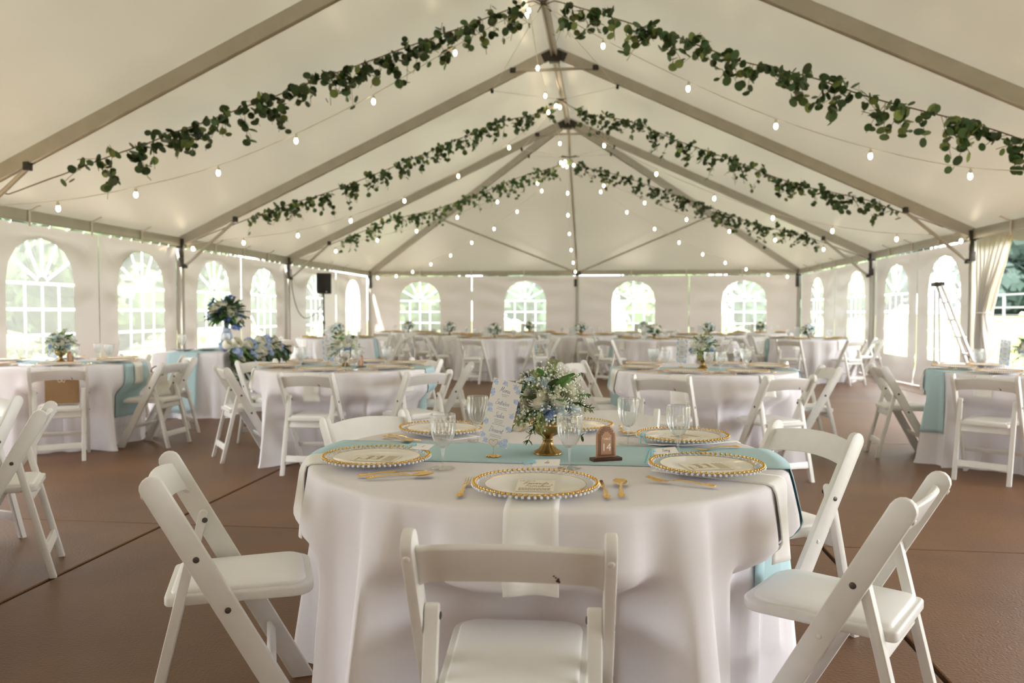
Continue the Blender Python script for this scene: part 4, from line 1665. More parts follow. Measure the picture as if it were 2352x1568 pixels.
def menu_card(text=True):
    """upright card, local x right, z up, faces -y; base of card at z=0"""
    W, H = 0.096, 0.218
    F = lambda x, y, z: (x, -z, y)
    t = thing('menu_card', 'x', 'menu card')
    mb = MB()
    q = [F(x, y, z) for z in (-.0005, .0005) for x, y in ((-W / 2, 0), (W / 2, 0), (W / 2, H), (-W / 2, H))]
    mb.add(q, [(3, 2, 1, 0), (4, 5, 6, 7), (0, 1, 5, 4), (1, 2, 6, 5), (2, 3, 7, 6), (3, 0, 4, 7)])
    link('paper', mb.mesh('paper', 'menu_card', 0), t)
    if not text:
        return t
    mg = MB()
    for word, y in (('Menu', 0.178), ('Entr\u00e9es', 0.136), ('Sides', 0.094), ('Dessert', 0.044)):
        ms = MB()
        ribbon_strokes(ms, script_strokes(word, 0.0085, -0.002, y), 0.0011, F)
        link('script_heading', ms.mesh('script_heading', 'ink_blue', 0), t)
    rnd = random.Random(11)
    for (y, n) in ((0.170, 2), (0.126, 2), (0.085, 4), (0.034, 2)):
        for i in range(n):
            L = rnd.uniform(0.022, 0.038) * (0.7 if y > .16 else 1)
            x = -L / 2
            while x < L / 2:
                l = rnd.uniform(0.002, 0.005)
                mg.add([F(x, y - i * .0052, .0007), F(x + l, y - i * .0052, .0007), F(x + l, y - i * .0052 + .0016, .0007), F(x, y - i * .0052 + .0016, .0007)], [(0, 1, 2, 3)])
                x += l + .0012
    link('small_print', mg.mesh('small_print', 'ink_grey', 0), t)['kind'] = 'stuff'
    b1, b2, gr = MB(), MB(), MB()
    spots = [(-.038, .205), (-.006, .208), (.030, .203), (.040, .190), (-.042, .178), (-.040, .168), (.041, .158), (-.040, .128), (-.036, .112), (.038, .108), (-.041, .072), (.037, .066), (.042, .060),
             (-.040, .026), (-.028, .012), (.022, .012), (.036, .022), (.040, .010), (.030, .006)]
    for (x, y) in spots:
        for k in range(6):
            a = 2 * PI * k / 6 + rnd.random()
            r = rnd.uniform(.0055, .0088)
            tgt = b1 if k % 3 else b2
            px, py = x + r * .55 * math.cos(a), y + r * .55 * math.sin(a)
            pts = [(px + r * .62 * math.cos(u) * (1 if abs(math.cos(u - a)) > .5 else .7), py + r * .62 * math.sin(u)) for u in [2 * PI * i / 7 for i in range(7)]]
            pts = [(max(-W / 2 + .0005, min(W / 2 - .0005, p)), max(.0005, min(H - .0005, q))) for p, q in pts]
            tgt.add([F(p, q, .0007 + .00005 * k) for p, q in pts], [tuple(range(7))])
        for k in range(2):
            a = rnd.uniform(0, 2 * PI)
            l = [(x + u * .012 * math.cos(a), y + u * .012 * math.sin(a)) for u in (0.4, .7, 1.0)]
            l = [(max(-W / 2 + .001, min(W / 2 - .001, p)), max(.001, min(H - .001, q))) for p, q in l]
            ribbon_strokes(gr, [l], .0016, F, .0006)
    link('printed_petals', b1.mesh('printed_petals', 'print_blue', 0), t)['kind'] = 'stuff'
    link('printed_petals_deep', b2.mesh('printed_petals_deep', 'print_blue_deep', 0), t)['kind'] = 'stuff'
    link('printed_sprigs', gr.mesh('printed_sprigs', 'print_green', 0), t)['kind'] = 'stuff'
    return t


def table_sign(number=True):
    """wooden arch on a plank; faces -y"""
    t = thing('table_number_sign', 'x', 'table sign')
    link('base', MB().box((0, 0, 0.005), (0.100, 0.034, 0.010)).mesh('base', 'wood_dark', 30, bevel=0.001), t)
    w, hs, top = 0.034, 0.070, 0.112

    def arch(w, z0, hs, top, n=14):
        o = [(-w, z0), (w, z0), (w, hs)]
        for i in range(1, n):
            a = PI * i / n
            o.append((w * math.cos(a), hs + (top - hs) * math.sin(a)))
        return o + [(-w, hs)]
    body = link('arch_panel', MB().prism(arch(w, 0.010, hs, top), -0.0025, 0.0025, lambda a, b, t: (a, t, b)).mesh('arch_panel', 'wood', 30, bevel=0.0006), t)
    # pierced lattice between the outer edge and the number field: dark quatrefoils
    mb = MB()
    inner = arch(0.0195, 0.020, 0.066, 0.092)
    outer = arch(0.0305, 0.0145, 0.070, 0.1075)

    def inside(p, poly):
        c = False
        for i in range(len(poly)):
            (ax, ay), (bx, by) = poly[i], poly[i - 1]
            if (ay > p[1]) != (by > p[1]) and p[0] < (bx - ax) * (p[1] - ay) / (by - ay) + ax:
                c = not c
        return c
    step = 0.0052
    for i in range(-7, 8):
        for j in range(0, 22):
            x, z = i * step, 0.0165 + j * step
            if inside((x, z), outer) and not inside((x, z), inner):
                for (dx, dz) in ((.0013, .0013), (-.0013, .0013), (.0013, -.0013), (-.0013, -.0013)):
                    r = .00135
                    mb.add([(x + dx - r, -.00262, z + dz), (x + dx, -.00262, z + dz - r), (x + dx + r, -.00262, z + dz), (x + dx, -.00262, z + dz + r)], [(0, 1, 2, 3)])
    link('lattice', mb.mesh('lattice', 'wood_dark', 0), body)['kind'] = 'stuff'
    field = link('number_field', MB().prism(arch(0.018, 0.022, 0.066, 0.090), -0.0034, -0.0026, lambda a, b, t: (a, t, b)).mesh('number_field', 'wood', 30), body)
    if number:
        link('heading', font_mesh('TABLE', 0.0098, 'heading', 'sign_white', 0.0004), field, (0, -0.0036, 0.066), (PI / 2, 0, 0))
        link('numeral', font_mesh('14', 0.034, 'numeral', 'sign_white', 0.0004), field, (0, -0.0036, 0.031), (PI / 2, 0, 0))
    return t


def card_holder():
    t = thing('card_holder', 'x', 'card holder')
    mb = MB()
    for i in range(26):
        a = i * 2.4
        r = 0.0225 * math.sqrt((i + 0.5) / 26)
        mb.ball((r * math.cos(a), r * math.sin(a), 0.003), 0.0042, 6, 4, (1, 1, .8))
    link('base', mb.mesh('base', 'gold', 180), t)
    link('wire', MB().tube([(0, 0, 0.003), (0, 0, 0.030)], 0.001, 6).mesh('wire', 'gold', 60), t)
    hp = []
    for i in range(25):
        a = 2 * PI * i / 24
        hp.append((0.00095 * 16 * math.sin(a) ** 3, 0, 0.047 + 0.00095 * (13 * math.cos(a) - 5 * math.cos(2 * a) - 2 * math.cos(3 * a) - math.cos(4 * a))))
    link('heart_clip', MB().tube(hp[:-1], 0.0009, 5, closed=True).mesh('heart_clip', 'gold', 60), t)
    return t


P_MENU, P_SIGN, P_HOLDER = menu_card(), table_sign(), card_holder()
P_SIGN_PLAIN = table_sign(False)
PROTOS += [P_CARD, P_MENU, P_SIGN, P_HOLDER, P_SIGN_PLAIN, P_CENTER]


# ================================================================== TABLE LAYOUT
PLACES = ('before the chipped chair', 'under the tilted name card', 'with the curling ribbon', 'behind the bouquet', 'behind the menu card', 'by the paired spoon')


def set_table(c, tname, tlab, chairs, angles, seed, where, goblets=True, full=False, gob_list=None, hang=0.2, rdrop=(0.5, 0.5)):
    """a round table under its cloth, with chairs pulled up and places laid"""
    cl = Cloth(c, seed, [(x, y, f) for (x, y, f, _) in chairs])
    t = thing('round_table', 'round table under the ' + tlab, 'table', (c[0], c[1], 0), seed * 0.4, 'round tables under cloths')
    link('tabletop', tm_top, t)
    link('leg_frame', tm_leg, t, (0, 0.35, 0))
    link('leg_frame', tm_leg, t, (0, -0.35, 0))
    tc = link('tablecloth', cl.mesh(288 if full else 200, 30 if full else 22), None, (c[0], c[1], 0))
    tag(tc, 'white floor-length ' + tlab, 'tablecloth')
    rn = link('table_runner', runner_mesh(cl, drop=rdrop[1], dropb=rdrop[0]), None, (c[0], c[1], 0))
    tag(rn, 'light blue runner across the ' + tlab, 'runner')
    for (x, y, f, lab) in chairs:
        chair(x, y, f, lab, 'chairs around the ' + tname, True)
    for i, a in enumerate(angles):
        ph = math.radians(a)
        wh = 'on the ' + tname + (', ' + PLACES[i] if full else '')
        e = Vector((math.cos(ph), math.sin(ph), 0))
        rt = Vector((-math.sin(ph), math.cos(ph), 0))
        cc = Vector((c[0], c[1], 0))
        rp = 0.565
        pc = cc + e * rp
        nk = link('napkin', napkin_mesh(cl, ph - (0.19 if full and i == 5 else 0), hang=hang + 0.03 * math.sin(i * 2.1) + (0.05 if full and i == 5 else 0), skew=0.3 * math.sin(i * 1.7)), None, (c[0], c[1], 0))
        tag(nk, 'white napkin hanging off a place ' + wh, 'napkin', 'napkins on the ' + tname)
        z = TOPZ + (0.0130 if abs(rp * math.sin(ph)) < 0.40 else 0.0078)
        copy_tree(P_CHARGER, (pc.x, pc.y, z), (0, 0, ph), 'gold beaded glass charger ' + wh, 'chargers on the ' + tname)
        copy_tree(P_DINNER, (pc.x, pc.y, z + 0.0002), (0, 0, 0), 'cream dinner plate with gold line ' + wh, 'dinner plates on the ' + tname)
        for kind, off, rr, tw in (('fork', -0.188, 0.665, 0.05), ('knife', 0.186, 0.655, 0.0), ('spoon', 0.222, 0.650, -0.06)):
            p = cc + e * (rr - 0.012 * (kind == 'spoon')) + rt * off
            copy_tree(P_CUT[kind], (p.x, p.y, TOPZ + 0.0048), (0, 0, ph + PI / 2 + tw + 0.06 * math.sin(i * 3 + off * 40)), 'ornate gold %s %s' % (kind, wh), '%s set on the %s' % (kind, tname))
        if full:
            copy_tree(P_CARD, (pc.x, pc.y, z + 0.0088), (0, 0, ph + PI / 2 + (0.1, 0.75, .3, .2, -.6, 2.6)[i % 6] * (0 if i == 0 else 1)), 'cream card with gold script ' + wh, 'welcome cards on the ' + tname)
        if goblets:
            gp = cc + e * 0.40 + rt * (0.13 + 0.02 * math.sin(i * 5))
            copy_tree(P_GOBLET, (gp.x, gp.y, TOPZ + 0.003), (0, 0, i), 'clear fluted goblet on the ' + tname, 'goblets on the ' + tname)
            if i % 2 == 0:
                gp = gp + rt * 0.085 - e * 0.03
                copy_tree(P_GOBLET, (gp.x, gp.y, TOPZ + 0.003), (0, 0, i + .5), 'clear fluted goblet on the ' + tname, 'goblets on the ' + tname)
    for gi, (x, y) in enumerate(gob_list or ()):
        copy_tree(P_GOBLET, (x, y, TOPZ + 0.004), (0, 0, x * 9), 'clear fluted goblet on the %s, %s' % (tname, ('by the paired spoon', 'behind the menu card', 'before the bouquet bowl', 'behind the arch sign', 'on the runner between two plates')[gi]), 'goblets on the ' + tname)
    return cl


T1, T2, T3, T4, T5 = (-0.20, 2.63), (0.83, 6.85), (-2.27, 6.72), (-5.15, 6.95), (3.48, 6.90)
n1 = 'number 14 table'
cl1 = set_table(T1, n1, 'tablecloth of the ' + n1,
                [(-0.20, 1.785, 92, 'white folding chair with chipped paint on its backrest, at number 14 table'),
                 (-1.13, 2.275, 24, 'white folding chair seen side-on, seat toward the spoon side of number 14 table'),
                 (-0.91, 3.30, -39, 'white folding chair behind the menu card at the number 14 table'),
                 (0.00, 3.60, 258, 'white folding chair behind the bouquet of the number 14 table'),
                 (0.66, 3.15, -149, 'white folding chair at the far blue runner end of the number 14 table'),
                 (0.665, 2.275, 148, 'white folding chair with empty padded seat angled out from the number 14 table')],
                [272, 332, 31, 83, 139, 207], 3, 'front', goblets=False, full=True,
                gob_list=[(-0.484, 2.327), (-0.462, 2.845), (-0.105, 2.38), (0.085, 2.850), (0.242, 2.638)], hang=0.205, rdrop=(0.2, 0.42))
# paint chip on the first chair's back
ch1 = [o for o in bpy.data.objects if o.get('label', '').startswith('white folding chair with chipped')][0]
mb = MB()
for (x, s, r) in ((0.100, 0.103, .0045), (0.101, 0.098, .003), (0.096, 0.094, .0024), (0.092, 0.089, .0022), (0.103, .107, .003)):
    u = x / 0.197
    q = POST_TOP - _pd * s + _pn * (0.020 * (1 - u * u) + 0.0074)
    mb.ball((x, q.x, q.y), r, 6, 4, (1, 0.25, 1))
link('paint_chip', mb.mesh('paint_chip', 'rust', 180), ch1)

bq1 = copy_tree(P_CENTER, (-0.188, 2.622, TOPZ + 0.0035), (0, 0, 0), 'footed gold bowl of white roses and blue flowers beside the number 14 sign')
mc = copy_tree(P_MENU, (-0.3625, 2.5405, TOPZ + 0.0405), (math.radians(-1), math.radians(13.5), 0), 'floral menu card held upright by a heart wire beside the bouquet')
ho1 = copy_tree(P_HOLDER, (-0.3595, 2.536, TOPZ + 0.0035), (0, 0, 0), 'gold wire card holder with heart clip on the blue runner')
copy_tree(P_SIGN, (0.005, 2.522, TOPZ + 0.0035), (0, 0, math.radians(24)), 'carved wooden arch sign reading TABLE 14')
for text, (x, y), rz, dr, lab in (('Tony', (0.188, 2.484), 0.25, 1.0, 'tilted white name card reading Tony with blue ribbon on a plate rim'),
                              ('da', (-0.165, 2.243), -0.04, 0.0, 'flat white name card with blue ribbon on the plate before the chipped chair'),
                              ('t', (-0.580, 2.466), -0.55, 0.0, 'small white name card turned askew on the plate beside the paired spoon'),
                              ('', (0.174, 2.855), 0.54, 1.0, 'name card with a blue ribbon curling down onto the runner')):
    nt = name_tag(text, lab, dr)
    nt.location = (x, y, TOPZ + (0.0445 if text else 0.0400))
    nt.rotation_euler = (math.radians(22 if text else 2), math.radians(-3), rz)
    nt['group'] = 'name cards on the ' + n1

from mathutils.bvhtree import BVHTree
bpy.context.view_layer.update()


def world_tree(obs):
    vs, ps = [], []
    for o in obs:
        b = len(vs)
        vs += [o.matrix_world @ v.co for v in o.data.vertices]
        ps += [[b + i for i in p.vertices] for p in o.data.polygons]
    return BVHTree.FromPolygons(vs, ps)


card_tree = world_tree([o for o in mc.children if o.name.startswith('paper')] + list(ho1.children))
for o in bq1.children:
    if o.name.startswith(('footed_bowl', 'flower_foam')):
        continue
    for step in (0, 8, -8, 16, -16, 24, -24, 34, -34, 46, -46, 60, -60, 80, -80):
        R = Matrix.Rotation(math.radians(step), 4, 'Z')
        M = bq1.matrix_world @ R
        tr = BVHTree.FromPolygons([M @ v.co for v in o.data.vertices], [list(p.vertices) for p in o.data.polygons])
        if not tr.overlap(card_tree):
            o.rotation_euler = (0, 0, math.radians(step))
            break

n2, n3, n4, n5 = 'table beyond the bouquet', 'table beside the head table', 'kraft gift bag table', 'table by the tied-back curtain'


def cg(lst, name):
    return [(x, y, f, lab if lab else 'white folding chair pulled up to the ' + name) for (x, y, f, lab) in lst]


set_table(T3, n3, 'tablecloth of the ' + n3, cg([(-3.05, 6.42, 38, 'white folding chair seen side-on at the ' + n3), (-3.16, 7.14, 329, 'white folding chair rising between the flower swag and a round table'), (-2.25, 5.95, 88, 'white folding chair with its back square to the number 14 table'),
                                                (-1.52, 6.18, 140, 'white folding chair angled at the blue runner end of the ' + n3), (-1.40, 6.96, 187, 'white folding chair side-on behind the angled chair of the ' + n3), (-1.89, 7.57, 236, 'white folding chair on the far side of the ' + n3)], n3), [88, 28, 148, 208, 268, 326], 8, '')
set_table(T4, n4, 'tablecloth of the ' + n4, cg([(-4.61, 6.20, 124, 'white folding chair carrying a brown kraft gift bag'), (-4.20, 6.95, 179, 'white folding chair carrying a cream tote bag'), (-4.47, 7.66, 224, 'empty white folding chair behind the tote bag chair'), (-5.16, 7.88, 254, 'white folding chair between the ' + n4 + ' and the windows')], n4),
          [0, 60, 120, 180, 240, 305], 12, '')
set_table(T2, n2, 'tablecloth of the ' + n2, cg([(-0.10, 6.68, 14, 'white folding chair at the blue runner end of the ' + n2), (-0.13, 7.32, 331, 'white folding chair just past the runner end of the ' + n2), (0.48, 5.98, 68, 'white folding chair with a napkin under its backrest, ' + n2), (1.25, 6.10, 117, 'white folding chair seen from behind beside the long napkin, ' + n2), (1.73, 7.03, 184, 'white folding chair seen side-on in the aisle at the ' + n2), (1.41, 7.62, 233, 'white folding chair on the far side of the ' + n2)], n2),
          [8, 60, 147, 198, 249, 300], 15, '')
set_table(T5, n5, 'tablecloth of the ' + n5, cg([(2.58, 7.22, 356, 'white folding chair side-on in the aisle by the ' + n5), (2.88, 6.28, 53, 'white folding chair with its back to the aisle, ' + n5), (3.40, 7.80, 290, 'white folding chair between the ladder and the ' + n5), (4.35, 6.5, 160, 'white folding chair on the open bay side of the ' + n5)], n5), [100, 160, 220, 280, 340, 40], 19, '')
for k, (c, rz, nm) in enumerate(((T2, 2.0, n2), (T3, 4.2, n3), (T4, 1.1, n4), (T5, 3.0, n5))):
    copy_tree(P_CENTER, (c[0], c[1], TOPZ + 0.0035), (0, 0, rz), 'footed gold bowl of white and blue flowers on the ' + nm)
    dx = (-0.17, -0.2, -0.19, -0.16)[k]
    copy_tree(P_HOLDER, (c[0] + dx, c[1] + 0.125, TOPZ + 0.0035), (0, 0, 0.2), 'gold wire card holder on the ' + nm)
    copy_tree(P_MENU, (c[0] + dx, c[1] + 0.13, TOPZ + 0.041), (math.radians(-5), math.radians((5, -4, 2, 8)[k]), 0.2), 'floral menu card standing by the bouquet of the ' + nm)
    if nm != n2:
        copy_tree(P_SIGN_PLAIN, (c[0] + 0.17, c[1] - 0.10, TOPZ + 0.0035), (0, 0, math.radians(70 if nm != n5 else 20)), 'wooden arch sign turned edge-on on the ' + nm)

# table outside the frame at the aisle, only its chairs show
T0 = (-3.66, 2.80)
set0 = [(-2.85, 3.40, 211, 'white folding chair in the aisle with its seat toward the tent side wall'), (-3.41, 3.77, 256, 'white folding chair half out of view behind the aisle chair')]
cl0 = Cloth(T0, 31, set0 and [(x, y, f) for x, y, f, _ in set0])
t = thing('round_table', 'round folding table hidden under the cloth beside the aisle chairs', 'table', (T0[0], T0[1], 0), 0.3, 'round tables under cloths')
link('tabletop', tm_top, t)
link('leg_frame', tm_leg, t, (0, 0.35, 0))
link('leg_frame', tm_leg, t, (0, -0.35, 0))
tag(link('tablecloth', cl0.mesh(160, 18), None, (T0[0], T0[1], 0)), 'white floor-length cloth behind the pair of aisle chairs', 'tablecloth')
for (x, y, f, lab) in set0:
    chair(x, y, f, lab, 'chairs in the aisle', True)

# ------------------------------------------------------------------ far tables
rows = [('third row from the end wall', [(-5.05, 14.5), (-2.1, 14.95), (0.91, 14.85), (3.79, 15.3)]),
        ('second row from the end wall', [(-3.36, 16.9), (-0.51, 17.2), (2.25, 17.55)]),
        ('row along the end wall', [(-4.85, 19.2), (-1.86, 19.45), (0.95, 19.6), (3.8, 20.0)])]
rnd = random.Random(21)
ti = 0
far_seats = []
LOOSE = [(4.15, 14.18, 110), (4.98, 15.0, 165), (-4.05, 13.55, 130), (-5.6, 13.4, 80)]
for rowname, cs in rows:
    for (cx, cy) in cs:
        i = ti % 3
        ti += 1
        t = thing('round_table', 'round folding table under a cloth in the ' + rowname, 'table', (cx, cy, 0), rnd.random(), 'tables in the ' + rowname)
        link('tabletop', tm_top, t)
        link('leg_frame', tm_leg, t, (0, 0.35, 0))
        link('leg_frame', tm_leg, t, (0, -0.35, 0))
        seats = []
        for k in range(6):
            a = math.radians(60 * k + 20 * i)
            d = 1.03 + rnd.uniform(-0.01, 0.10)
            aa = a + rnd.uniform(-0.12, 0.12)
            turn = rnd.uniform(-12, 12)
            for tw in (0, .12, -.12, .24, -.24, None):
                if tw is None:
                    break
                q = (cx + d * math.cos(aa + tw), cy + d * math.sin(aa + tw))
                if all(math.hypot(q[0] - p[0], q[1] - p[1]) > .66 for p in far_seats):
                    break
            if tw is None:
                continue
            aa += tw
            far_seats.append(q)
            seats.append((q[0], q[1], math.degrees(aa) + 180 + turn))
            chair(*seats[-1], 'white folding chair at a table in the ' + rowname, 'chairs in the ' + rowname, False)
        near = seats + [q for q in LOOSE if math.hypot(q[0] - cx, q[1] - cy) < 1.6]
        fc = Cloth((cx, cy), 50 + ti, near)
        tag(link('tablecloth', fc.mesh(200, 20), None, (cx, cy, 0)), 'white floor-length tablecloth in the ' + rowname, 'tablecloth', 'tablecloths in the ' + rowname)
        tag(link('table_runner', runner_mesh(fc), None, (cx, cy, 0)), 'light blue runner on a table in the ' + rowname, 'runner', 'runners in the ' + rowname)
        for k in range(6):
            a = math.radians(60 * k + 20 * i)
            tag(link('napkin', napkin_mesh(fc, a, hang=0.19), None, (cx, cy, 0)), 'white napkin hanging from a table in the ' + rowname, 'napkin', 'napkins in the ' + rowname)
            tag(link('charger_plate', FAR_CHARGER, None, (cx + .565 * math.cos(a), cy + .565 * math.sin(a), TOPZ + (.0130 if abs(.565 * math.sin(a)) < .40 else .0078))), 'gold-rimmed charger and plate on a table, ' + rowname, 'charger plate', 'chargers in the ' + rowname)
            b = a + 0.32
            tag(link('wine_goblet', FAR_GOBLET, None, (cx + .42 * math.cos(b), cy + .42 * math.sin(b), TOPZ + .004)), 'clear goblet on a table in the ' + rowname, 'goblet', 'goblets in the ' + rowname)
        tag(link('flower_centerpiece', FAR_CENTER[i], None, (cx, cy, TOPZ + .0035), (0, 0, rnd.uniform(0, 6))), 'gold bowl of pale flowers on a table, ' + rowname, 'flower arrangement', 'centerpieces in the ' + rowname)
        mcf = tag(link('menu_card', rect_card(MB(), 0.096, 0.218, lambda x, y, z: (x, -z, y + .109)).mesh('menu_card', 'menu_card', 0), None, (cx - .18, cy + .12, TOPZ + .005), (math.radians(-4), 0, rnd.uniform(-.3, .3))),
                  'pale menu card beside flowers on a table, ' + rowname, 'menu card', 'menu cards in the ' + rowname)
for (x, y, f) in LOOSE:
    if any(math.hypot(x - p[0], y - p[1]) < .6 for p in far_seats):
        continue
    chair(x, y, f, 'white folding chair standing loose before the far rows of tables', 'loose chairs before the far rows', False)

# ================================================================== BAGS ON CHAIRS
bag = thing('gift_bag', 'brown kraft paper gift bag with twine bow standing on a chair seat', 'bag', (-4.60, 6.22, 0.466), math.radians(30))
ol = MB()
w, d, h = 0.125, 0.045, 0.215
vs = [(-w, -d, 0), (w, -d, 0), (w, d, 0), (-w, d, 0), (-w, -d * .8, h), (w, -d * .8, h), (w, d * .8, h), (-w, d * .8, h)]
link('bag_body', ol.add(vs, [(3, 2, 1, 0), (0, 1, 5, 4), (1, 2, 6, 5), (2, 3, 7, 6), (3, 0, 4, 7)]).mesh('bag_body', 'kraft', 20, solid=0.003), bag)
for s in (-1, 1):
    link('handle', MB().tube(crom([(-.06, s * d * .8, h - .01), (-.055, s * d * .8, h + .05), (0, s * d * .8, h + .07), (.055, s * d * .8, h + .05), (.06, s * d * .8, h - .01)], 4), .004, 6).mesh('handle', 'rope', 60), bag)
link('bow', MB().tube(crom([(0, -d * .9, h - .02), (-.03, -d - .004, h + .01), (-.02, -d - .006, h - .03), (0, -d * .9, h - .02), (.03, -d - .004, h + .012), (.02, -d - .006, h - .03), (0, -d * .9, h - .02)], 5), .004, 6).mesh('bow', 'rope', 60), bag)
link('tissue', MB().grid(lambda u, v: (-.1 + .2 * u, -.03 + .06 * v, h - .01 + .03 * noise.noise((u * 6, v * 6, 2))), 12, 6).mesh('tissue', 'tote', 0), bag)
tb = thing('tote_bag', 'cream canvas tote bag with brown top strap slumped on a chair', 'bag', (-4.19, 6.99, 0.466), math.radians(70))


def tote_fn(u, v):
    a = 2 * PI * u
    p = 0.45
    cx = math.copysign(abs(math.cos(a)) ** p, math.cos(a)) * (0.11 - 0.02 * v)
    cyv = math.copysign(abs(math.sin(a)) ** p, math.sin(a)) * (0.055 * (1 - v * .5))
    return (cx + .012 * noise.noise((u * 5, v * 4, 1)), cyv + .014 * noise.noise((u * 6, v * 5, 5)), 0.22 * v)


link('bag_body', MB().grid(tote_fn, 40, 10).mesh('bag_body', 'tote', 180, weld=True, solid=0.004), tb)
link('strap', MB().tube(crom([(-.07, 0, .20), (-.06, .01, .25), (0, .01, .27), (.06, .01, .25), (.07, 0, .20)], 4), .006, 6).mesh('strap', 'brown_leather', 60), tb)
link('flap', MB().box((0, -.035, .205), (.06, .012, .045)).mesh('flap', 'brown_leather', 30, bevel=.004), tb)

# ================================================================== HEAD TABLE
HT = (-5.02, 9.95)
HR = math.radians(6)
ht = thing('head_table', 'rectangular folding head table hidden under a long white cloth', 'table', (HT[0], HT[1], 0), HR)
link('tabletop', MB().box((0, 0, .745), (.74, 2.40, .03)).mesh('tabletop', 'table_wood', 30, bevel=.004), ht)
for yv in (-.9, .9):
    link('leg_frame', tm_leg, ht, (0, yv, 0))


def rrpath(hx, hy, r, n):
    """point along a rounded rectangle outline"""
    per = []
    segs = []
    for (cx, cy, s0) in ((hx - r, hy - r, 0), (-hx + r, hy - r, 90), (-hx + r, -hy + r, 180), (hx - r, -hy + r, 270)):
        for i in range(7):
            t = math.radians(s0 + 15 * i)
            segs.append((cx + r * math.cos(t), cy + r * math.sin(t), math.cos(t), math.sin(t)))
    segs.append(segs[0])
    L = [0]
    for a, b in zip(segs, segs[1:]):
        L.append(L[-1] + math.hypot(b[0] - a[0], b[1] - a[1]))
    out = []
    for k in range(n):
        q = L[-1] * k / n
        j = max(i for i in range(len(L)) if L[i] <= q)
        j = min(j, len(segs) - 2)
        f = (q - L[j]) / max(1e-6, L[j + 1] - L[j])
        out.append(tuple(segs[j][m] * (1 - f) + segs[j + 1][m] * f for m in range(4)) + (q,))
    return out


def head_cloth():
    n = 260
    path = rrpath(.40, 1.235, .05, n)
    rows = []
    rows.append([(x * .6, y * .9, TOPZ) for x, y, *_ in path])
    rows.append([(x, y, TOPZ) for x, y, *_ in path])
    for i in range(1, 19):
        s = i / 18
        row = []
        for (x, y, nx, nyv, q) in path:
            o = 0.006 + 0.05 * s + 0.045 * s ** .7 * math.tanh(1.2 * (math.cos(q * 17) + .6 * math.cos(q * 29 + 1) + .4 * math.cos(q * 8 + 2)))
            row.append((x + nx * o, y + nyv * o, TOPZ - .004 - (TOPZ - .008) * s))
        rows.append(row)
    vs = [(0, 0, TOPZ)]
    for r in rows:
        vs += r
    fs = [(0, 1 + j, 1 + (j + 1) % n) for j in range(n)]
    for i in range(len(rows) - 1):
        for j in range(n):
            k = (j + 1) % n
            fs.append((1 + i * n + j, 1 + (i + 1) * n + j, 1 + (i + 1) * n + k, 1 + i * n + k))
    return MB().add(vs, fs).mesh('tablecloth', 'tablecloth', 180)


tag(link('tablecloth', head_cloth(), None, (HT[0], HT[1], 0), (0, 0, HR)), 'long white cloth of the head table under the flower swag', 'tablecloth')


def head_runner(u, v):
    y = -1.235 - .5 * (1 - u / .25) if u < .25 else -1.235 + 1.7 * (u - .25) / .75
    x = (v - .5) * .36 - 0.02
    if y < -1.235:
        dz = -1.235 - y
        z = TOPZ + .005 - dz * 1.38
        sd = max(0.0, min(1.0, (TOPZ - z) / TOPZ))
        return (x, -1.255 - .05 * sd - .046 * sd ** .7, z)
    return (x, y - .020 * max(0, min(1, (-1.19 - y) / .045)), TOPZ + .005)


tag(link('table_runner', MB().grid(head_runner, 40, 14).mesh('table_runner', 'runner_blue', 180, solid=.002), None, (HT[0], HT[1], 0), (0, 0, HR)), 'light blue runner hanging off the end of the head table', 'runner')
hm = Matrix.Translation((HT[0], HT[1], 0)) @ Matrix.Rotation(HR, 4, 'Z')
for (x, y) in ((-.22, -.78), (.02, -.62)):
    p = hm @ Vector((x, y, TOPZ + .008))
    tag(link('dark_plate', MB().lathe([(.06, 0), (.075, .003), (.135, .018), (.137, .021), (.08, .007), (.01, .006)], 32).mesh('dark_plate', 'grey_plate', 60), None, p), 'grey stacked plate on the head table', 'plate', 'grey plates on the head table')
for (x, y) in ((-.1, -.45), (.16, -.35), (-.14, -.98)):
    p = hm @ Vector((x, y, TOPZ + .008))
    copy_tree(P_GOBLET, p, (0, 0, 0), 'clear tall goblet on the head table', 'goblets on the head table').scale = (1.15, 1.15, 1.25)
p = hm @ Vector((.22, -.62, TOPZ + .008))
tag(link('votive_cup', MB().lathe([(.03, 0), (.036, .02), (.038, .075), (.034, .075), (.032, .02), (.01, .01)], 20).mesh('votive_cup', 'ribbon', 60), None, p), 'small teal votive cup on the head table', 'candle holder')


def flower_mass(name, label, spots, leaves, seed, loc, rz, sizes=1.0):
    """spots: (xyz, axis, kind); leaves: (base, dir, length)"""
    rnd = random.Random(seed)
    t = thing(name, label, 'flower arrangement', loc, rz)
    for (p, ax, kind) in spots:
        if kind in ('rose',):
            link('rose', petal_flower(MB(), p, ax, .062 * sizes, 4, 1.0, rnd).mesh('rose', 'rose', 180), t)
        elif kind == 'hyd':
            link('hydrangea_head', floret_ball(MB().ball(p, .055 * sizes, 10, 7), p, ax, .062 * sizes, 70, .022 * sizes, rnd).mesh('hydrangea_head', 'aster', 0), t)
        elif kind == 'deep':
            mb = MB()
            for k in range(5):
                d = Vector((rnd.gauss(0, 1), rnd.gauss(0, 1), rnd.gauss(0, .6))).normalized()
                leaf_blade(mb, p, d, (0, 0, 1), .055 * sizes, .045 * sizes, .2)
            link('delphinium', mb.mesh('delphinium', 'deep_blue', 0), t)
    for i, (b, d, L) in enumerate(leaves):
        link('leaf', leaf_blade(MB(), b, d, (0, 0, 1), L, L * .42).mesh('leaf', 'leaf_dark' if i % 4 else 'leaf', 180), t)
    return t


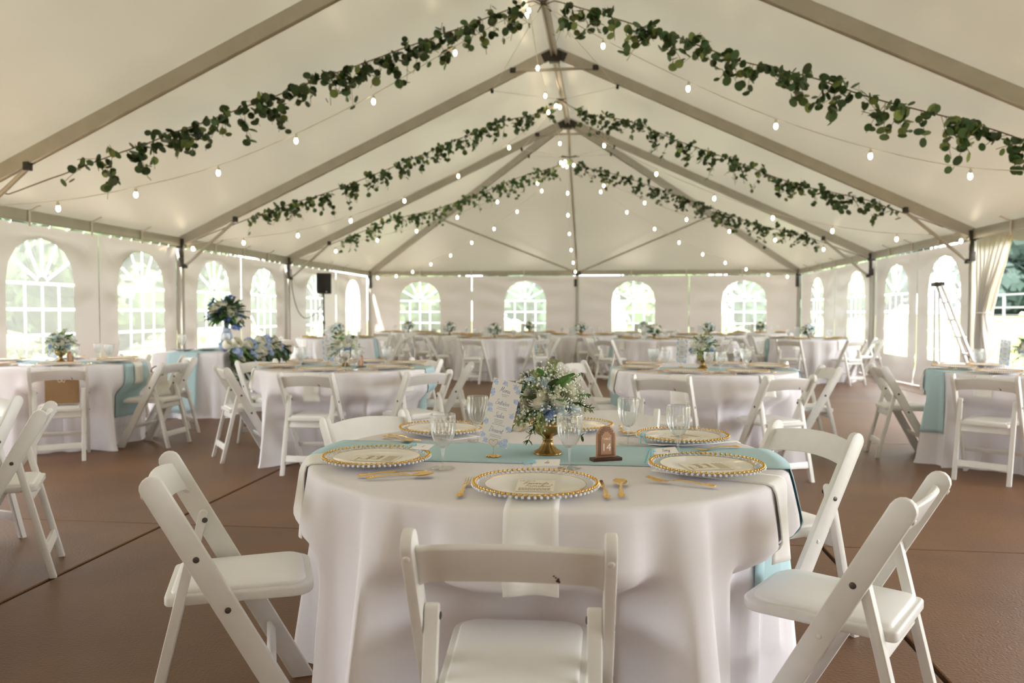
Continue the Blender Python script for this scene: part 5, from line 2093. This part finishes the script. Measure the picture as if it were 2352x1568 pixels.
# swag along the front edge of the head table, hanging down its face
rnd = random.Random(5)
spots, leaves = [], []
for i in range(34):
    y = -1.05 + 1.95 * (i / 33)
    hang = 0.10 + 0.16 * max(0, 1 - abs(y + .45) / .75)
    x = .40 + rnd.uniform(-.10, .10)
    z = TOPZ + .062 + rnd.uniform(-.004, .045)
    if i % 2:
        x, z = .512 + rnd.uniform(-.005, .02), TOPZ - rnd.uniform(0, hang)
    spots.append((Vector((x, y + rnd.uniform(-.04, .04), z)), Vector((.8, -.25, .5)), ('rose', 'hyd', 'rose', 'rose', 'hyd')[i % 5]))
for i in range(280):
    y = -1.1 + 2.05 * rnd.random()
    hang = 0.12 + 0.42 * math.exp(-((y + .92) / .12) ** 2) + .34 * math.exp(-((y + .25) / .3) ** 2)
    q = rnd.random()
    b = Vector((.42 + .11 * min(1, 2 * q), y, TOPZ + .05 - (hang + .05) * q))
    leaves.append((b, Vector((rnd.uniform(.1, .8), rnd.gauss(0, .7), rnd.uniform(-1, .35) - q * .3)), rnd.uniform(.11, .18)))
sw = flower_mass('flower_swag', 'garland of cream roses and blue hydrangea spilling over the head table edge', spots, leaves, 9, (HT[0], HT[1], 0), HR)
vz = hm @ Vector((-.05, .22, TOPZ + .004))
va = thing('ginger_vase', 'blue and white porcelain vase on the head table', 'vase', vz)
link('vase_body', MB().lathe([(.06, 0), (.065, .01), (.075, .06), (.085, .12), (.08, .18), (.055, .22), (.05, .25), (.055, .265), (.048, .265), (.044, .25), (.04, .2), (.01, .19)], 32).mesh('vase_body', 'delft', 60), va)
spots, leaves = [], []
C = Vector((0, 0, .44))
for i in range(36):
    p = Vector((rnd.gauss(0, 1), rnd.gauss(0, 1), rnd.gauss(.3, .8))).normalized()
    spots.append((C + Vector((p.x * .19, p.y * .19, p.z * .17)), p, ('hyd', 'rose', 'deep', 'deep', 'rose', 'deep')[i % 6]))
for (x, z) in ((.10, .68), (-.13, .62), (.17, .58), (.04, .63), (.2, .30)):
    for k in range(3):
        spots.append((Vector((x + rnd.gauss(0, .02), -.08 + rnd.gauss(0, .03), z + rnd.gauss(0, .02))), Vector((0, 0, 1)), 'deep'))
for i in range(130):
    p = Vector((rnd.gauss(0, 1), rnd.gauss(0, 1), rnd.gauss(-.1, .9))).normalized()
    while p.z < -.42:
        p = Vector((rnd.gauss(0, 1), rnd.gauss(0, 1), rnd.gauss(-.1, .9))).normalized()
    leaves.append((C + p * .12, p + Vector((0, 0, -.15)), rnd.uniform(.12, .19)))
fm = flower_mass('vase_bouquet', 'tall bouquet of blue delphinium and hydrangea in the porcelain vase', spots, leaves, 3, (vz.x, vz.y, vz.z), 0)
link('stems', MB().tube([(0, 0, .21), (0, 0, .45)], .03, 8).mesh('stems', 'leaf_dark', 60), fm)

# ================================================================== SPEAKER, CABLE, LADDER
sp = (-6.42, 17.5)
st = thing('speaker_stand', 'black tripod speaker stand in front of a side wall window', 'stand', (sp[0], sp[1], 0))
link('pole', MB().tube([(0, 0, .25), (0, 0, 1.0), (0, 0, 1.70)], [.02, .02, .0175], 12).mesh('pole', 'black_metal', 60), st)
link('collar', MB().tube([(0, 0, .98), (0, 0, 1.06)], .03, 12).tube([(0, 0, .70), (0, 0, .76)], .032, 12).mesh('collar', 'black_plastic', 60), st)
for k in range(3):
    a = 2 * PI * k / 3 + .4
    link('leg', MB().tube([(.02 * math.cos(a), .02 * math.sin(a), .72), (.5 * math.cos(a), .5 * math.sin(a), .02)], .013, 8).mesh('leg', 'black_metal', 60), st)
    link('brace', MB().tube([(0, 0, .30), (.27 * math.cos(a), .27 * math.sin(a), .36)], .008, 6).mesh('brace', 'black_metal', 60), st)
sk = thing('loudspeaker', 'black loudspeaker box raised on the tripod stand', 'speaker', (sp[0], sp[1], 1.68), math.radians(25))
ol = [(-.165, -.14), (.165, -.14), (.15, .02), (.09, .16), (-.09, .16), (-.15, .02)]
link('cabinet', MB().prism(ol, 0, .47, lambda a, b, t: (a, b, t)).mesh('cabinet', 'black_plastic', 30, bevel=.012), sk)
link('grille', MB().box((0, -.146, .235), (.29, .012, .42)).mesh('grille', 'black_metal', 30, bevel=.008), sk)
link('badge', MB().box((.05, -.154, .045), (.03, .004, .03)).mesh('badge', 'steel', 30), sk)
tag(link('speaker_cable', MB().tube(crom([(XL + .06, YB + .06, 2.2), (XL + .07, YB + .10, 1.75), (XL + .09, YB + .35, 1.30), (XL + .14, YB + .75, 1.12), (sp[0] - .17, sp[1] + .16, 1.32), (sp[0] - .14, sp[1] + .26, 1.62), (sp[0] - .06, sp[1] + .14, 1.80)], 6), .009, 6).mesh('speaker_cable', 'black_plastic', 60)),
    'black cable looping from a tent post to the loudspeaker', 'cable')

ld = thing('step_ladder', 'aluminium step ladder with dark top cap standing by the tent post', 'ladder', (5.02, 11.30, 0), math.radians(170))
top = Vector((0.50, 0, 1.62))
foot = Vector((-0.12, 0, 0.0))
for s in (-1, 1):
    link('front_rail', MB().bar(foot + Vector((0, s * .22, 0)), top + Vector((0, s * .14, 0)), .03, .06, up=(0, 1, 0)).mesh('front_rail', 'ladder_alu', 30, bevel=.004), ld)
    link('rear_rail', MB().bar(Vector((.50, s * .20, 0)), top + Vector((.03, s * .12, -.03)), .02, .03, up=(0, 1, 0)).mesh('rear_rail', 'steel', 30), ld)
for k in range(1, 7):
    f = k / 7
    p = foot.lerp(top, f)
    w = .22 + (.14 - .22) * f
    link('step', MB().box(p, (.08, 2 * w, .022)).mesh('step', 'ladder_alu', 30, bevel=.003), ld)
link('top_cap', MB().box(top + Vector((.02, 0, .02)), (.12, .30, .06)).mesh('top_cap', 'fitting', 30, bevel=.01), ld)

# ================================================================== STRING LIGHTS
bulb_me = MB().lathe([(1e-4, -.118), (.010, -.115), (.019, -.102), (.0225, -.085), (.020, -.068), (.0145, -.056), (.0135, -.050)], 14).mesh('bulb', 'bulb', 180)
sock_me = MB().lathe([(.0150, -.058), (.0165, -.050), (.0165, -.030), (.011, -.020), (.004, -.012), (.003, .004)], 12).mesh('socket', 'socket', 60)
LP0, RP0 = (XL + .082, YF + .055, 2.35), (XR - .082, YF + .055, 2.35)
LPA, RPA = (XL + .082, YA + .058, 2.34), (XR - .082, YA + .058, 2.34)
LPB, RPB = (XL + .082, YB + .058, 2.34), (XR - .082, YB + .058, 2.34)
LPE, RPE = (XL + .084, YE - .084, 2.33), (XR - .084, YE - .084, 2.33)
STR = [
    (HUBS[0], LP0, [(-6.02, 8.13, 2.4), (-5.27, 8.4, 2.58), (-4.44, 8.7, 2.86), (-3.62, 8.99, 3.27), (-2.77, 9.29, 3.78), (-1.84, 9.63, 4.43), (-0.99, 9.93, 4.96)], 'string of warm bulbs crossing from the first hub to a side post'),
    (HUBS[0], RP0, [(4.5, 8.08, 2.5), (3.62, 8.42, 2.62), (2.76, 8.73, 2.9), (1.86, 9.05, 3.31), (0.94, 9.38, 3.84), (-0.04, 9.73, 4.48)], 'string of warm bulbs from the first hub toward the open bay'),
    (HUBS[1], LPA, [(-6.71, 12.26, 2.3), (-5.96, 12.52, 2.41), (-5.14, 12.81, 2.55), (-4.32, 13.11, 2.82), (-3.46, 13.42, 3.19), (-2.57, 13.73, 3.65), (-1.71, 14.04, 4.19)], 'string of warm bulbs above the kraft bag table, second hub to post'),
    (HUBS[1], RPA, [(5.16, 12.25, 2.31), (4.36, 12.53, 2.37), (3.51, 12.83, 2.53), (2.67, 13.13, 2.78), (1.79, 13.45, 3.15), (0.86, 13.78, 3.63), (-0.03, 14.1, 4.2)], 'string of warm bulbs from the second hub to the post by the curtain'),
    (HUBS[2], LPB, [(-5.85, 16.72, 2.60), (-4.95, 16.83, 2.84), (-4.1, 16.94, 3.04), (-3.22, 17.07, 3.34), (-2.35, 17.18, 3.68), (-1.48, 17.31, 4.09)], 'string of warm bulbs from the third hub to the post near the loudspeaker'),
    (HUBS[2], RPB, [(4.4, 16.69, 2.55), (3.47, 16.81, 2.76), (2.57, 16.94, 2.96), (1.7, 17.06, 3.23), (0.83, 17.18, 3.61), (-0.04, 17.3, 4.01)], 'string of warm bulbs from the third hub to the post by the ladder wall'),
    (HUBS[2], LPE, [(-6.55, 22.31, 2.27), (-5.84, 21.71, 2.29), (-5.24, 21.19, 2.38), (-4.61, 20.65, 2.55), (-3.97, 20.11, 2.74), (-3.32, 19.55, 3.01), (-2.68, 19.01, 3.29), (-2.06, 18.48, 3.63), (-1.44, 17.96, 4.02)],
     'string of bulbs running to the end corner post near the loudspeaker'),
    (HUBS[2], RPE, [(4.93, 22.27, 2.25), (4.32, 21.75, 2.28), (3.65, 21.19, 2.4), (3.04, 20.67, 2.54), (2.41, 20.13, 2.72), (1.78, 19.59, 2.97), (1.16, 19.07, 3.25), (0.49, 18.49, 3.58), (-0.11, 17.98, 3.98)],
     'string of bulbs running to the end corner post opposite the loudspeaker'),
    (HUBS[2], (X0 - .06, YE - .10, 2.34), [(-0.83, 22.1, 2.40), (-0.85, 21.2, 2.60), (-0.87, 20.3, 2.87), (-0.88, 19.5, 3.2), (-0.88, 18.75, 3.56), (-0.86, 18.1, 3.98)], 'string of bulbs dropping from the third hub to the middle end post'),
    ((X0 - .05, YM1 + 5.2, 5.12), (X0 - .05, 16.3, 5.0), [(-0.95, 16.9, 4.45), (-0.92, 16.0, 4.66), (-1.02, 14.15, 4.82), (-1.01, 13.3, 4.88), (-1.02, 11.9, 4.91), (-1.0, 10.3, 5.16)], 'string of bulbs following the ridge between the hubs'),
]
CORDS, BULBS = [], []
for si, (hub, end, pts, lab) in enumerate(STR):
    t = thing('string_light', lab, 'string light', (0, 0, 0), 0, 'string lights under the roof')
    P = [Vector(p) + Vector((0, 0, .075)) for p in pts]
    path = [Vector(end)] + P + [Vector(hub)] if si != 9 else [Vector((X0 - .03, 17.37, 4.62))] + P[:4] + [Vector((-1.02, 12.17, 5.003))] + P[4:] + [Vector((-0.95, 8.9, 5.06))]
    line = crom(path, 5)
    link('cord', MB().tube(line, 0.0045, 5).mesh('cord', 'cord', 60), t)
    for qa, qb in zip(line, line[1:]):
        n_ = max(1, int((qb - qa).length / 0.04))
        CORDS += [qa.lerp(qb, u / n_) for u in range(n_)]
    for p in P:
        BULBS += [p + Vector((0, 0, q)) for q in (-.02, -.05, -.08, -.11)]
        r = Matrix.Rotation(random.uniform(-.12, .12), 4, 'X')
        link('socket', sock_me, t, p, (random.uniform(-.1, .1), random.uniform(-.1, .1), 0))
        link('bulb', bulb_me, t, p)
# small cluster of bulbs knotted at the third and second hub
for hx, lab in ((2, 'tight cluster of warm bulbs knotted at the third cable hub'), (1, 'pair of warm bulbs knotted at the second cable hub')):
    t = thing('bulb_cluster', lab, 'string light')
    h = Vector(HUBS[hx])
    for dx, dz in (((-.13, -.10), (-.05, -.13), (.10, -.10), (-.09, -.02)) if hx == 2 else ((-.10, -.04), (-.03, -.07))):
        p = h + Vector((dx, -.1, dz + .02))
        BULBS += [p + Vector((0, 0, q)) for q in (-.02, -.05, -.08, -.11)]
        link('cord', MB().tube([h, p], .004, 5).mesh('cord', 'cord', 60), t)
        link('socket', sock_me, t, p)
        link('bulb', bulb_me, t, p)

# ================================================================== EUCALYPTUS GARLANDS


def round_leaf(fold, ob):
    n = 12
    vs = [(0, 0, 0)]
    for i in range(n):
        a = 2 * PI * i / n
        x, y = math.cos(a) * .5, math.sin(a) * .5 * ob
        vs.append((x, y, fold * abs(y) + .06 * x * x))
    return MB().add(vs, [(0, 1 + i, 1 + (i + 1) % n) for i in range(n)])


LEAF = []
for m in ('eucalyptus', 'eucalyptus', 'eucalyptus_light'):
    for fold, ob in ((.15, 1.0), (.35, .85), (.05, .95)):
        LEAF.append(round_leaf(fold, ob).mesh('leaf', m, 180))
GAR = [
    ([(-6.81, 7.645, 2.36), (-6.56, 7.94, 2.56), (-5.78, 8.22, 2.95), (-5.1, 8.46, 3.25), (-4.44, 8.7, 3.51), (-3.75, 8.94, 3.88), (-3.05, 9.19, 4.18), (-2.32, 9.45, 4.63), (-1.66, 9.69, 4.89), (-1.09, 9.89, 5.14), HUBS[0]], .20, .96, 92, .104, True,
     'eucalyptus garland rising from the kraft bag table side to the first hub'),
    ([(5.23, 7.645, 2.36), (4.2, 8.22, 2.9), (3.86, 8.34, 3.04), (3.33, 8.53, 3.26), (2.76, 8.73, 3.5), (2.14, 8.95, 3.81), (1.49, 9.19, 4.07), (0.84, 9.42, 4.44), (0.19, 9.65, 4.83), (-0.5, 9.9, 5.11), HUBS[0]], .07, .96, 96, .104, True,
     'eucalyptus garland from the first hub down toward the open bay'),
    ([(-6.81, 12.25, 2.36), (-6.70, 12.28, 2.43), (-5.56, 12.66, 2.94), (-4.63, 13.0, 3.3), (-3.66, 13.34, 3.74), (-2.66, 13.7, 4.24), (-1.85, 13.99, 4.63), (-1.25, 14.2, 4.8), HUBS[1]], .18, .97, 92, .088, True,
     'eucalyptus garland from the second hub to the post by the head table'),
    ([(5.23, 12.25, 2.36), (5.12, 12.285, 2.47), (4.19, 12.59, 2.89), (3.43, 12.86, 3.14), (2.82, 13.08, 3.36), (2.18, 13.31, 3.69), (1.23, 13.65, 4.14), (0.44, 13.93, 4.55), (-0.32, 14.2, 4.78), HUBS[1]], .17, .96, 92, .088, True,
     'eucalyptus garland from the second hub to the post by the tied-back curtain'),
    ([(-6.81, 16.62, 2.36), (-6.51, 16.66, 2.52), (-5.53, 16.75, 2.91), (-4.63, 16.87, 3.27), (-3.69, 17.0, 3.51), (-2.75, 17.13, 3.85), (-1.81, 17.26, 4.23), (-1.15, 17.35, 4.42), HUBS[2]], .20, .97, 96, .084, False,
     'distant eucalyptus garland from the third hub toward the loudspeaker post'),
    ([(5.23, 16.62, 2.36), (4.87, 16.67, 2.49), (3.97, 16.74, 2.84), (3.12, 16.86, 3.08), (2.26, 16.98, 3.42), (1.28, 17.12, 3.82), (0.36, 17.24, 4.18), (-0.53, 17.36, 4.44), HUBS[2]], .16, .97, 96, .084, False,
     'distant eucalyptus garland from the third hub toward the ladder wall'),
]
EXTRA = np.array([0.0] * len(CORDS) + [0.024] * len(BULBS))
CORDS += BULBS
CORD_ARR = np.array([tuple(q) for q in CORDS])


def under_roof(p, gap):
    zr = min(roof_z(p.x), RIDGE - (RIDGE - EAVE) * max(0.0, p.y - YB) / (YE - YB))
    return Vector((p.x, p.y, min(p.z, zr - gap)))


def clear_of_cords(p, rad):
    for it in range(5):
        dv = CORD_ARR - np.array(tuple(p))
        j = int(np.argmin(np.sqrt((dv * dv).sum(1)) - EXTRA))
        v = p - CORDS[j]
        if v.length >= rad + EXTRA[j]:
            break
        v = v.normalized() if v.length > 1e-4 else Vector((0, 0, -1))
        p = CORDS[j] + v * (rad + EXTRA[j] + 0.004)
    return p


for gi, (pts, t0, t1, nsp, ls, single, lab) in enumerate(GAR):
    rnd = random.Random(100 + gi)
    t = thing('eucalyptus_garland', lab, 'garland', (0, 0, 0), 0, 'eucalyptus garlands under the roof')
    path = [under_roof(p, .085 if abs(p.x - X0) < HALF - .35 else .04) for p in crom(pts, 8)]
    L = [0.0]
    for a, b in zip(path, path[1:]):
        L.append(L[-1] + (b - a).length)

    def along(f):
        q = f * L[-1]
        j = max(i for i in range(len(L)) if L[i] <= q)
        j = min(j, len(path) - 2)
        return path[j].lerp(path[j + 1], (q - L[j]) / max(1e-6, L[j + 1] - L[j]))
    vine = MB().tube([p + Vector((0, 0, .01 * noise.noise(p * 4))) for p in path], .0075, 5)
    lv = []
    for s in range(nsp):
        f = t0 + (t1 - t0) * (s + rnd.uniform(-.9, .9)) / (nsp - 1)
        f = min(t1, max(t0, f))
        b = along(f)
        tg = (along(min(1, f + .02)) - b).normalized()
        up = rnd.random() < .14
        d = (tg * rnd.choice((-1, 1)) * rnd.uniform(.2, 1.0) + Vector((rnd.gauss(0, .4), rnd.gauss(0, .45) - (.9 if up else 0), .15 if up else rnd.uniform(-1.1, .05)))).normalized()
        ln = rnd.uniform(.16, .36) * (1.1 if gi < 2 else 1) * (0.9 if up else 1)
        sp_ = [b + d * ln * k / 5 + Vector((0, 0, -(.10 if not up else .03) * (k / 5) ** 2)) for k in range(6)]
        sp_ = [sp_[0]] + [clear_of_cords(under_roof(q, .03), .018) for q in sp_[1:]]
        vine.tube(sp_, .003, 4)
        nl = 5 if up else rnd.randint(6, 9)
        for k in range(nl):
            u = .15 + .85 * (k + rnd.random() * .6) / nl
            j = min(4, int(u * 5))
            p = sp_[j].lerp(sp_[j + 1], u * 5 - j)
            o = Vector((rnd.gauss(0, 1), rnd.gauss(0, 1), rnd.gauss(0, 1))).normalized()
            sz = rnd.uniform(.72, 1.15) * ls
            q = clear_of_cords(under_roof(p + o * ls * .45, .6 * sz + .01), .52 * sz + .008)
            lv.append((under_roof(q, .6 * sz + .01), o, sz, rnd.randrange(9) if rnd.random() < .5 else rnd.randrange(6)))
    link('vine', vine.mesh('vine', 'twig', 60), t)
    rest = MB()
    rnd.shuffle(lv)
    for i, (p, o, sz, li) in enumerate(lv):
        rot = Euler((rnd.uniform(-PI, PI), rnd.uniform(-1.1, 1.1), rnd.uniform(-PI, PI)))
        if single and i < 300:
            link('leaf', LEAF[li], t, p, rot, sz)
        else:
            R = rot.to_matrix()
            rest.mi = 1 if li >= 6 else 0
            vs = [(0, 0, 0)] + [(math.cos(2 * PI * q / 8) * .5, math.sin(2 * PI * q / 8) * .45, 0) for q in range(8)]
            rest.add([p + R @ (Vector(v) * sz) for v in vs], [(0, 1 + q, 1 + (q + 1) % 8) for q in range(8)])
    if rest.v:
        o = link('leaves', rest.mesh('leaves', ['eucalyptus', 'eucalyptus_light'], 180), t)
        o['kind'] = 'stuff'

drop_protos(PROTOS)
